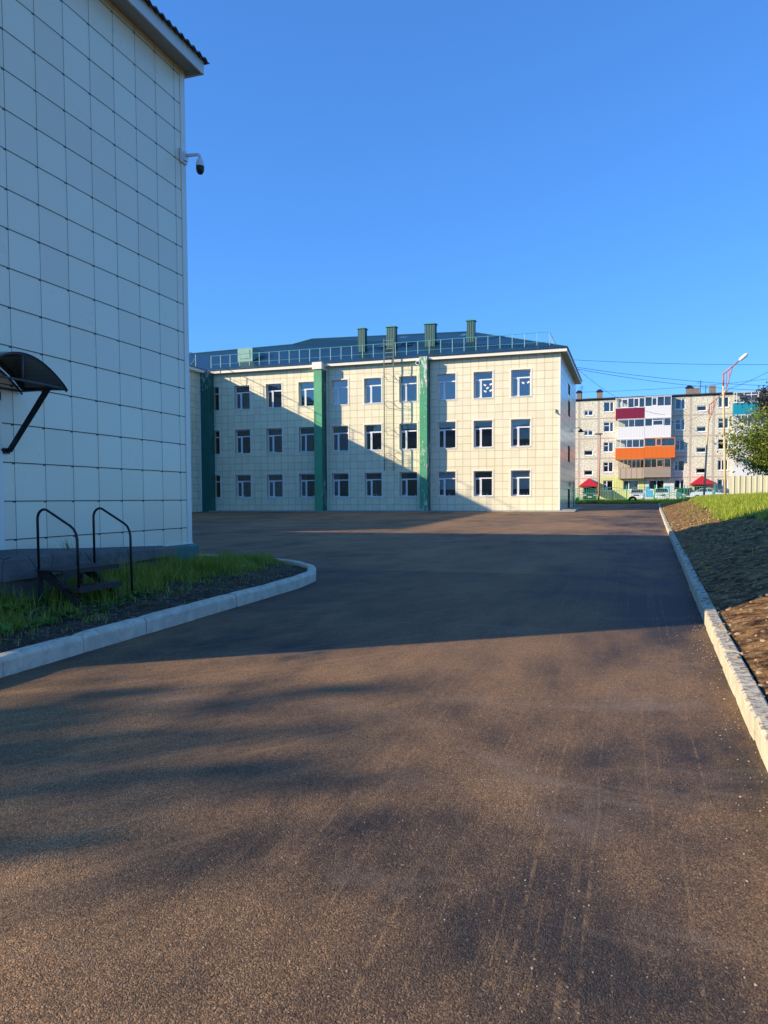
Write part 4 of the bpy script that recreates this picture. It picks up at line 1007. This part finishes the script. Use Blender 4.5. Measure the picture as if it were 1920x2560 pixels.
# red entrance roofs
m_red = ribbed('red_ribbed_roof', (.52, .02, .035), 0, .2, .03)
for (x0, x1, z0, z1) in ((-6.75, -4.35, 3.2, 4.3), (7.6, 10.25, 3.34, 4.42)):
    w = M(); cx = (x0+x1)/2; y0 = YA-2.6
    w.add([(x0-.1, y0, z0), (x1+.1, y0, z0), (cx, y0+.9, z1), (cx, YA-.02, z1), (x0-.1, YA-.02, z0), (x1+.1, YA-.02, z0), (x0-.1, y0, z0-.1), (x1+.1, y0, z0-.1), (x0-.1, YA-.02, z0-.1), (x1+.1, YA-.02, z0-.1)],
          [(0, 1, 2), (1, 5, 3, 2), (4, 0, 2, 3), (0, 6, 7, 1), (6, 8, 9, 7), (1, 7, 9, 5), (4, 8, 6, 0)])
    po = B(w, 'entrance_roof', m_red, ab)
    for xp in (x0, x1): w = M(); w.tube([(xp, y0+.1, 1.2), (xp, y0+.1, z0-.1)], .05, 6); q = w.build('post', plain('brown_post', (.25, .08, .05)), po); q.data.transform(Matrix.Translation(-ab.location))
    w = M(); w.box(cx-.85, cx+.7, YA-.06, YA-.02, 1.25, 3.1); B(w, 'entrance_door', m_black, ab)

# ------------------------------------------------------------------ green metal fence
m_gf = plain('green_fence_paint', (.02, .36, .12), .45); m_gfp = plain('faded_green_fence_paint', (.18, .42, .22), .5)
fe = thing('metal_fence', 'low green metal fence of thin bars with arched tops in front of the apartment block', 'fence', (0, 88, 1.25))
px_ = [-8.6, -6.55, -3.5, -.49, 2.46, 5.47, 8.53]
for i, x in enumerate(px_):
    w = M(); w.box(x-.055, x+.055, 87.95, 88.05, 1.05, 2.95 if i not in (1,) else 2.6); B(w, 'post', m_gf, fe)
for i in range(len(px_)-1):
    a, b_ = px_[i]+.06, px_[i+1]-.06; n = 12; w = M(); gate = i in (1, 4); top = []; bow = []
    for k in range(n+1):
        t = k/n; x = a+(b_-a)*t; zt = 2.45+.28*math.sin(PI*t); top.append((x, 88, zt)); 
        if 0 < k < n: w.tube([(x, 88, 1.25), (x, 88, zt)], .016, 4)
    w.tube(top, .022, 5); w.tube([(a, 88, 2.35), (b_, 88, 2.35)], .014, 4); w.tube([(a, 88, 1.38), (b_, 88, 1.38)], .022, 5)
    if gate: w.tube([(a+(b_-a)*t, 88, 2.0+.12*math.sin(t*4*PI)) for t in np.linspace(0, 1, 17)], .026, 5); w.tube([(a+(b_-a)*t, 88, 1.75+.12*math.sin(t*4*PI)) for t in np.linspace(0, 1, 17)], .026, 5)
    B(w, 'gate_panel' if gate else 'bar_panel', m_gf if gate else m_gfp, fe)
# beige sheet fence on the bank
bf = thing('sheet_fence', 'tall beige profiled sheet metal fence on top of the grassy bank', 'fence', (10, 62, 1.5))
w = M(); prof = []; x = 7.0
while x < 22:
    prof += [(x, 62.0), (x+.25, 62.0), (x+.27, 61.955), (x+.33, 61.955), (x+.35, 62.0)]; x += .38
for (x, y) in prof: w.v += [(x, y, 1.2), (x, y, 3.18-(x-7)*.008)]
for i in range(len(prof)-1): w.f.append((2*i, 2*i+2, 2*i+3, 2*i+1)); w.mi.append(0)
o = B(w, 'sheet', plain('beige_fence_sheet', (.66, .60, .40), .45, var=.12, scale=.8), bf); so = o.modifiers.new('s', 'SOLIDIFY'); so.thickness = .01
for z in (1.7, 2.85):
    w = M(); w.box(7.0, 22, 62.02, 62.06, z, z+.06); B(w, 'rail', m_trim, bf)
for x in np.arange(7.05, 22, 2.5):
    w = M(); w.box(x, x+.06, 62.06, 62.12, 1.2, 3.05); B(w, 'post', m_trim, bf)

# ------------------------------------------------------------------ street lamps
def lattice_lamp(label, base, top, reach, rise, r0, mat_lo, mat_mid, mat_arm, split, group='street lamps'):
    t = thing('street_lamp', label, 'street lamp', base, group=group); bx, by, bz = base; tx, ty, tz = top
    def pt(f): return (bx+(tx-bx)*f, by+(ty-by)*f, bz+(tz-bz)*f)
    w = M(); w.tube([(bx+(pt(0)[0]-bx), by, bz-.4), pt(split)], [r0, r0*(1-.3*split)], 10); B(w, 'pole', mat_lo, t, smooth=True)
    w = M(); w.tube([pt(split), pt(.62), pt(.90)], [r0*(1-.3*split)*.985, r0*.78, r0*.68], 10); B(w, 'upper_pole', mat_mid, t, smooth=True)
    w = M(); w.tube([pt(.90), pt(1)], [r0*.66, r0*.6], 8)
    e = (tx+reach, ty-.2, tz+rise); w.tube([(tx, ty, tz-.06), e], .055, 6); lo = pt(.80); w.tube([lo, (tx+reach*.55, ty-.1, tz+rise*.48)], .04, 6)
    for q in (.18, .34):
        a = (tx+reach*q, ty-.2*q, tz+rise*q-.04); f = q/.55; b_ = tuple(lo[i]+((tx+reach*.55, ty-.1, tz+rise*.48)[i]-lo[i])*f for i in range(3)); w.tube([a, b_], .028, 5)
    B(w, 'arm', mat_arm, t, smooth=True)
    d = Vector((reach, -.2, rise)).normalized(); e = Vector(e)
    w = M(); w.tube([e-d*.12, e+d*.02, e+d*.42, e+d*.58], [.05, .12, .13, .05], 10); B(w, 'head', m_white, t, smooth=True)
    return t
m_lo = plain('ochre_lamp_pole', (.62, .47, .22), .7, var=.25); m_or = plain('faded_orange_pole', (.60, .42, .22), .7, var=.25); m_rd = plain('red_brown_lamp_arm', (.44, .18, .13), .6, var=.4)
m_pk = plain('dusty_pink_pole', (.48, .22, .15), .7, var=.2)
lattice_lamp('tall ochre street lamp with lattice arm standing before the beige fence', (6.2, 57, 1.5), (5.93, 57, 10.08), 1.05, .85, .088, m_lo, m_lo, m_rd, .5)
lattice_lamp('leaning orange street lamp behind the ochre one, its lower pole in shade', (6.74, 80, 1.1), (7.14, 80, 10.6), 1.2, 1.0, .105, m_or, m_or, m_rd, .60)
t = thing('street_lamp', 'slim reddish street lamp with a flat dark head beside the green gate', 'street lamp', (-3.42, 87, 1.2), group='street lamps')
w = M(); w.tube([(-3.42, 87, 1.0), (-3.30, 87, 8.55)], [.09, .07], 8); B(w, 'pole', m_pk, t, smooth=True)
w = M(); w.box(-3.85, -3.05, 86.8, 87.2, 8.55, 8.66); B(w, 'head', m_black, t)

# ------------------------------------------------------------------ overhead cables
m_wire = plain('black_cable', (.02, .025, .03), .6)
def cable(a, b_, sag, lb, r=.018):
    w = M(); a, b_ = Vector(a), Vector(b_); n = 24
    w.tube([tuple(a.lerp(b_, i/n)-Vector((0, 0, sag*4*(i/n)*(1-i/n)))) for i in range(n+1)], r, 4)
    tag(w.build('overhead_cable', m_wire), lb, 'cable', 'overhead cables')
cable((-12, 82, 16.8), (22, 78, 13.4), .5, 'highest overhead cable crossing the sky above the apartment roof')
cable((-5.0, 74, 13.9), (20, 92, 13.3), .5, 'upper of two cables fanning from the end wall eave')
cable((-5.0, 74, 13.75), (20, 92, 12.9), .7, 'lower of two cables fanning from the end wall eave')
cable((-5.2, 76, 14.2), (4.2, 108, 12.6), 1.0, 'cable dropping from the end wall eave to the apartment balconies', .02)
cable((5.95, 57.1, 8.9), (16.5, 52, 17), 1.4, 'steep cable rising right from the ochre lamp', .013)
cable((-10, 113, 16.9), (20, 113, 17.6), .5, 'thin cable running just above the apartment roof', .02)
cable((5.95, 57.1, 8.3), (4.2, 108.8, 12.2), 1.0, 'thin cable from the ochre lamp to the balconies', .012)

# ------------------------------------------------------------------ trees
def tree(name, label, base, height, crown_c, crown_r, nleaf, leaf, mat, seed=1, spread=1.0, group=None, nlimb=9, trunk_r=.14, open_=.0):
    rnd = random.Random(seed); rs = np.random.RandomState(seed)
    t = thing(name, label, 'tree', base, group=group); bx, by, bz = base; cc = Vector(crown_c); tr = M(); tips = []
    fork = Vector((bx+(cc.x-bx)*.25, by, bz+(cc.z-bz)*.35))
    tr.tube([(bx, by, bz-.3), tuple(Vector(base).lerp(fork, .5)+Vector((.06, 0, 0))), tuple(fork)], [trunk_r, trunk_r*.8, trunk_r*.68], 8)
    for k in range(nlimb):
        a = 2*PI*k/nlimb+rnd.uniform(-.4, .4); el = rnd.uniform(-.25, .95); R = rnd.uniform(.65, 1.0)
        e = cc+Vector((math.cos(a)*crown_r[0]*R*math.cos(el), math.sin(a)*crown_r[1]*R*math.cos(el), math.sin(el)*crown_r[2]*R))
        mid = fork.lerp(e, .5)+Vector((rnd.uniform(-.3, .3), rnd.uniform(-.3, .3), rnd.uniform(.1, .5)))
        pts_ = [fork, fork.lerp(mid, .5)+Vector((rnd.uniform(-.1, .1), 0, .05)), mid, mid.lerp(e, .55)+Vector((0, 0, rnd.uniform(-.1, .25))), e]
        tr.tube([tuple(p) for p in pts_], [trunk_r*.5, trunk_r*.4, trunk_r*.28, trunk_r*.16, .012], 6)
        for q in range(1, 5):
            for _ in range(3):
                s0 = pts_[q].lerp(pts_[q-1], rnd.random()*.8); d = Vector((rnd.gauss(0, 1)*crown_r[0], rnd.gauss(0, 1)*crown_r[1], rnd.gauss(.15, .7)*crown_r[2]))*.22
                tr.tube([tuple(s0), tuple(s0+d*.5+Vector((0, 0, .1))), tuple(s0+d)], [trunk_r*.12, trunk_r*.08, .006], 4); tips.append(s0+d); tips.append(s0+d*.6)
    B(tr, 'trunk', m_bark, t, smooth=True)
    tips = np.array([tuple(p) for p in tips]); n = nleaf
    cl = tips[rs.randint(0, len(tips), n)]+rs.normal(0, 1, (n, 3))*np.array([.34, .34, .26])*spread*(crown_r[0]/3.0)
    d1 = rs.normal(0, 1, (n, 3)); d1 /= np.linalg.norm(d1, axis=1)[:, None]; d2 = np.cross(d1, rs.normal(0, 1, (n, 3))); d2 /= np.linalg.norm(d2, axis=1)[:, None]
    L = leaf*(.6+.8*rs.rand(n))[:, None]; V = np.stack([cl-d1*L*.5, cl+d2*L*.28, cl+d1*L*.5, cl-d2*L*.28], 1).reshape(-1, 3)-np.array(base)
    me = bpy.data.meshes.new('crown'); me.vertices.add(4*n); me.vertices.foreach_set('co', V.ravel()); me.loops.add(4*n); me.loops.foreach_set('vertex_index', np.arange(4*n, dtype=np.int32))
    me.polygons.add(n); me.polygons.foreach_set('loop_start', (np.arange(n)*4).astype(np.int32)); me.update(calc_edges=True); me.materials.append(mat)
    o = bpy.data.objects.new('crown', me); COL.objects.link(o); o.parent = t
    return t
tree('broadleaf_tree', 'leafy green tree in front of the apartments behind the beige fence', (13.0, 80, 1.6), 9, (12.6, 80, 7.2), (4.2, 3.0, 3.9), 11500, .24, m_leafR, 4, nlimb=15, spread=1.0)
tree('dark_tree', 'taller tree with shade-darkened leaf colour reaching up at the right edge of the picture', (14.9, 84, 1.6), 14, (14.6, 84, 10.4), (2.8, 2.8, 5.2), 15000, .26, m_leafD, 9, nlimb=12, trunk_r=.2)
# trees outside the picture whose crowns shade the asphalt and show in the window glass
tree('broadleaf_tree', 'broad tree behind the photographer casting soft shade on the asphalt', (-34.5, -14.6, 0), 16, (-33.3, -14.35, 12.5), (4.3, 1.3, 1.0), 21000, .36, m_leafR, 14, nlimb=14, trunk_r=.25)
for i, (x, y, h_) in enumerate([(-66, -42, 17), (-54, -50, 19), (-42, -56, 18), (-30, -60, 17), (-18, -62, 19), (-6, -64, 18), (6, -64, 17), (-78, -34, 16), (18, -60, 18)]):
    tree('broadleaf_tree', 'tall tree in the belt far behind the photographer', (x, y, -.3), h_, (x, y, h_*.58), (6.5, 5, h_*.42), 3800, 1.0, m_leafR, 30+i, group='tree belt behind the photographer', nlimb=11, trunk_r=.3, spread=1.2)

# ------------------------------------------------------------------ cars and tyres behind the fence
m_tyre = plain('tyre_rubber', (.015, .015, .016), .85); m_cg = NT('car_glass', .06, .8); m_cg.color((.015, .02, .025)); m_cg = m_cg.m
m_hl = NT('headlight', .15, .8); m_hl.color((.6, .62, .65)); m_hl = m_hl.m
def paint(name, c):
    m = NT(name, .25, .6); m.color(c); m.b.inputs['Coat Weight'].default_value = .5; return m.m
def car(label, loc, rz, L, Wd, H, pm, kind='sedan'):
    t = thing('parked_car', label, 'car', loc, rz, 'cars parked behind the green fence')
    hw = Wd/2; zf = .26
    if kind == 'sedan': prof = [(-L/2, .35), (-L/2+.03, .62), (-L/2+.15, .74), (-L*.22, .90), (-L*.10, 1.0), (L*.33, 1.02), (L/2-.08, .92), (L/2, .62), (L/2, .36)]
    else: prof = [(-L/2, .35), (-L/2+.02, .72), (-L/2+.15, .86), (-L*.24, 1.0), (-L*.18, 1.05), (L*.42, 1.07), (L/2-.02, .95), (L/2, .6), (L/2, .36)]
    def arch(cx): return [(cx+.36*math.cos(a), .30+.36*math.sin(a)) for a in np.linspace(0, PI, 9)]
    poly = prof+[(L/2-.02, zf)]+[(x, max(z, zf)) for x, z in arch(L*.31)]+[(x, max(z, zf)) for x, z in arch(-L*.31)]+[(-L/2+.02, zf)]
    w = M()
    n = len(poly); base = 0
    for sx, ins in ((-hw, .0), (-hw+.05, 0), (hw-.05, 0), (hw, 0)):
        s_ = .97 if abs(sx) == hw else 1.0
        for (y, z) in poly: w.v.append((sx, y*s_, .30+(z-.30)*(.985 if abs(sx) == hw else 1)))
    for r in range(3):
        for i in range(n): j = (i+1) % n; w.f.append((r*n+i, r*n+j, (r+1)*n+j, (r+1)*n+i)); w.mi.append(0)
    w.f.append(tuple(range(n))); w.f.append(tuple(3*n+i for i in range(n))[::-1]); w.mi += [0, 0]
    # cabin
    if kind == 'sedan': cab = [(-L*.14, .98), (-L*.02, H), (L*.20, H), (L*.36, 1.0)]
    else: cab = [(-L*.21, 1.03), (-L*.07, H), (L*.38, H), (L*.46, 1.04)]
    ins = .13
    for s_ in (-1, 1):
        pass
    lo0, lo1 = cab[0], cab[3]; h0, h1 = cab[1], cab[2]
    rf = [(-hw+ins+.05, h0[0], h0[1]), (hw-ins-.05, h0[0], h0[1]), (hw-ins-.05, h1[0], h1[1]), (-hw+ins+.05, h1[0], h1[1])]
    w.add(rf+[(x, y, z-.05) for x, y, z in rf], [(0, 1, 2, 3), (0, 4, 5, 1), (1, 5, 6, 2), (2, 6, 7, 3), (3, 7, 4, 0)])
    for s_ in (-1, 1):
        for (a, b_) in ((lo0, h0), (lo1, h1), ((.03*L, 1.0), (.05*L, H))):
            w.tube([(s_*(hw-.04), a[0], a[1]), (s_*(hw-ins-.05), b_[0], b_[1]-.02)], .035, 5)
        w.box(min(s_*hw, s_*(hw+.16)), max(s_*hw, s_*(hw+.16)), -L*.15, -L*.11, 1.0, 1.13)
    w.build('body', pm, t, recalc=True)
    w = M(); a0, a1 = (-hw+.06, lo0[0], lo0[1]), (hw-.06, lo0[0], lo0[1]); b0, b1 = (-hw+ins+.06, h0[0], h0[1]-.03), (hw-ins-.06, h0[0], h0[1]-.03)
    c0, c1 = (-hw+.06, lo1[0], lo1[1]), (hw-.06, lo1[0], lo1[1]); d0, d1 = (-hw+ins+.06, h1[0], h1[1]-.03), (hw-ins-.06, h1[0], h1[1]-.03)
    w.quad(a0, a1, b1, b0); w.build('windscreen', m_cg, t)
    w = M(); w.quad(c1, c0, d0, d1); w.build('rear_window', m_cg, t)
    for q in ((a0, b0, d0, c0), (a1, c1, d1, b1)): w = M(); w.quad(*q); w.build('side_window', m_cg, t)
    for s_ in (-1, 1):
        for yy in (-L*.31, L*.31):
            w = M(); x = s_*(hw-.12); w.tube([(x-.1, yy, .31), (x+.1, yy, .31)], .31, 16); wh = w.build('wheel', m_tyre, t)
            w = M(); xo = x+s_*.105; w.tube([(xo-.01, yy, .31), (xo+.01, yy, .31)], .19, 12); w.build('rim', m_white, wh)
        w = M(); xa_, xb_ = sorted((s_*(hw-.42), s_*(hw-.06))); w.box(xa_, xb_, -L/2-.012, -L/2+.08, .62, .76); w.build('headlight', m_hl, t)
    w = M(); w.box(-.30, .30, -L/2-.015, -L/2+.03, .56, .70); w.build('grille', m_black, t)
    w = M(); w.box(-.26, .26, -L/2-.03, -L/2-.016, .40, .51); w.build('number_plate', m_white, t)
    return t
car('dark grey car parked under the left red entrance roof', (-5.15, 102.5, 1.22), .05, 4.3, 1.7, 1.45, paint('dark_grey_car_paint', (.03, .035, .04)), 'van')
car('white car facing the fence in front of the yellow wall', (.75, 101, 1.22), -.05, 4.2, 1.65, 1.42, paint('white_car_paint', (.72, .73, .74)), 'sedan')
car('white car facing the fence in front of the blue painted wall', (3.6, 100.5, 1.22), .04, 4.2, 1.68, 1.48, paint('off_white_car_paint', (.68, .69, .68)), 'van')
car('dark car parked behind the green gate panel', (6.5, 101.5, 1.22), .1, 4.2, 1.68, 1.5, paint('dark_green_car_paint', (.03, .05, .045)), 'van')
car('pale blue car parked side on behind the leaning lamp pole', (8.95, 96.5, 1.22), 1.15, 4.3, 1.7, 1.42, paint('pale_blue_car_paint', (.40, .50, .58)), 'sedan')
for (x, y, z, R, rr, lb, tl) in ((.15, 86.6, 1.28, .34, .12, 'black tyre leaning upright in the verge grass', 0), (-.75, 86.9, 1.14, .30, .11, 'black tyre lying half sunk beside the upright tyre', 1)):
    w = M(); n1, n2 = 24, 8
    for i in range(n1):
        a = 2*PI*i/n1
        for j in range(n2):
            b_ = 2*PI*j/n2; r = R+rr*math.cos(b_)
            p = (r*math.cos(a), rr*math.sin(b_)*1.1, r*math.sin(a)) if not tl else (r*math.cos(a), r*math.sin(a), rr*math.sin(b_))
            w.v.append((x+p[0], y+p[1], z+p[2]))
    for i in range(n1):
        for j in range(n2): w.f.append((i*n2+j, ((i+1) % n1)*n2+j, ((i+1) % n1)*n2+(j+1) % n2, i*n2+(j+1) % n2)); w.mi.append(0)
    tag(w.build('old_tyre', m_tyre, smooth=True), lb, 'tyre', 'old tyres in the verge')
t = thing('waste_bin', 'small bright green bin at the left end of the green fence', 'bin', (-5.75, 87.3, 1.15))
w = M(); w.lathe([(.0, 0), (.16, 0), (.22, .42), (.20, .42), (.15, .05)], (-5.75, 87.3, 1.15), 12); B(w, 'bucket', plain('bright_green_plastic', (.03, .45, .16), .4), t, smooth=True)
w = M(); w.lathe([(.23, .42), (.23, .45), (.1, .5), (0, .51)], (-5.75, 87.3, 1.15), 12); B(w, 'lid', plain('bright_green_lid', (.03, .40, .14), .4), t, smooth=True)
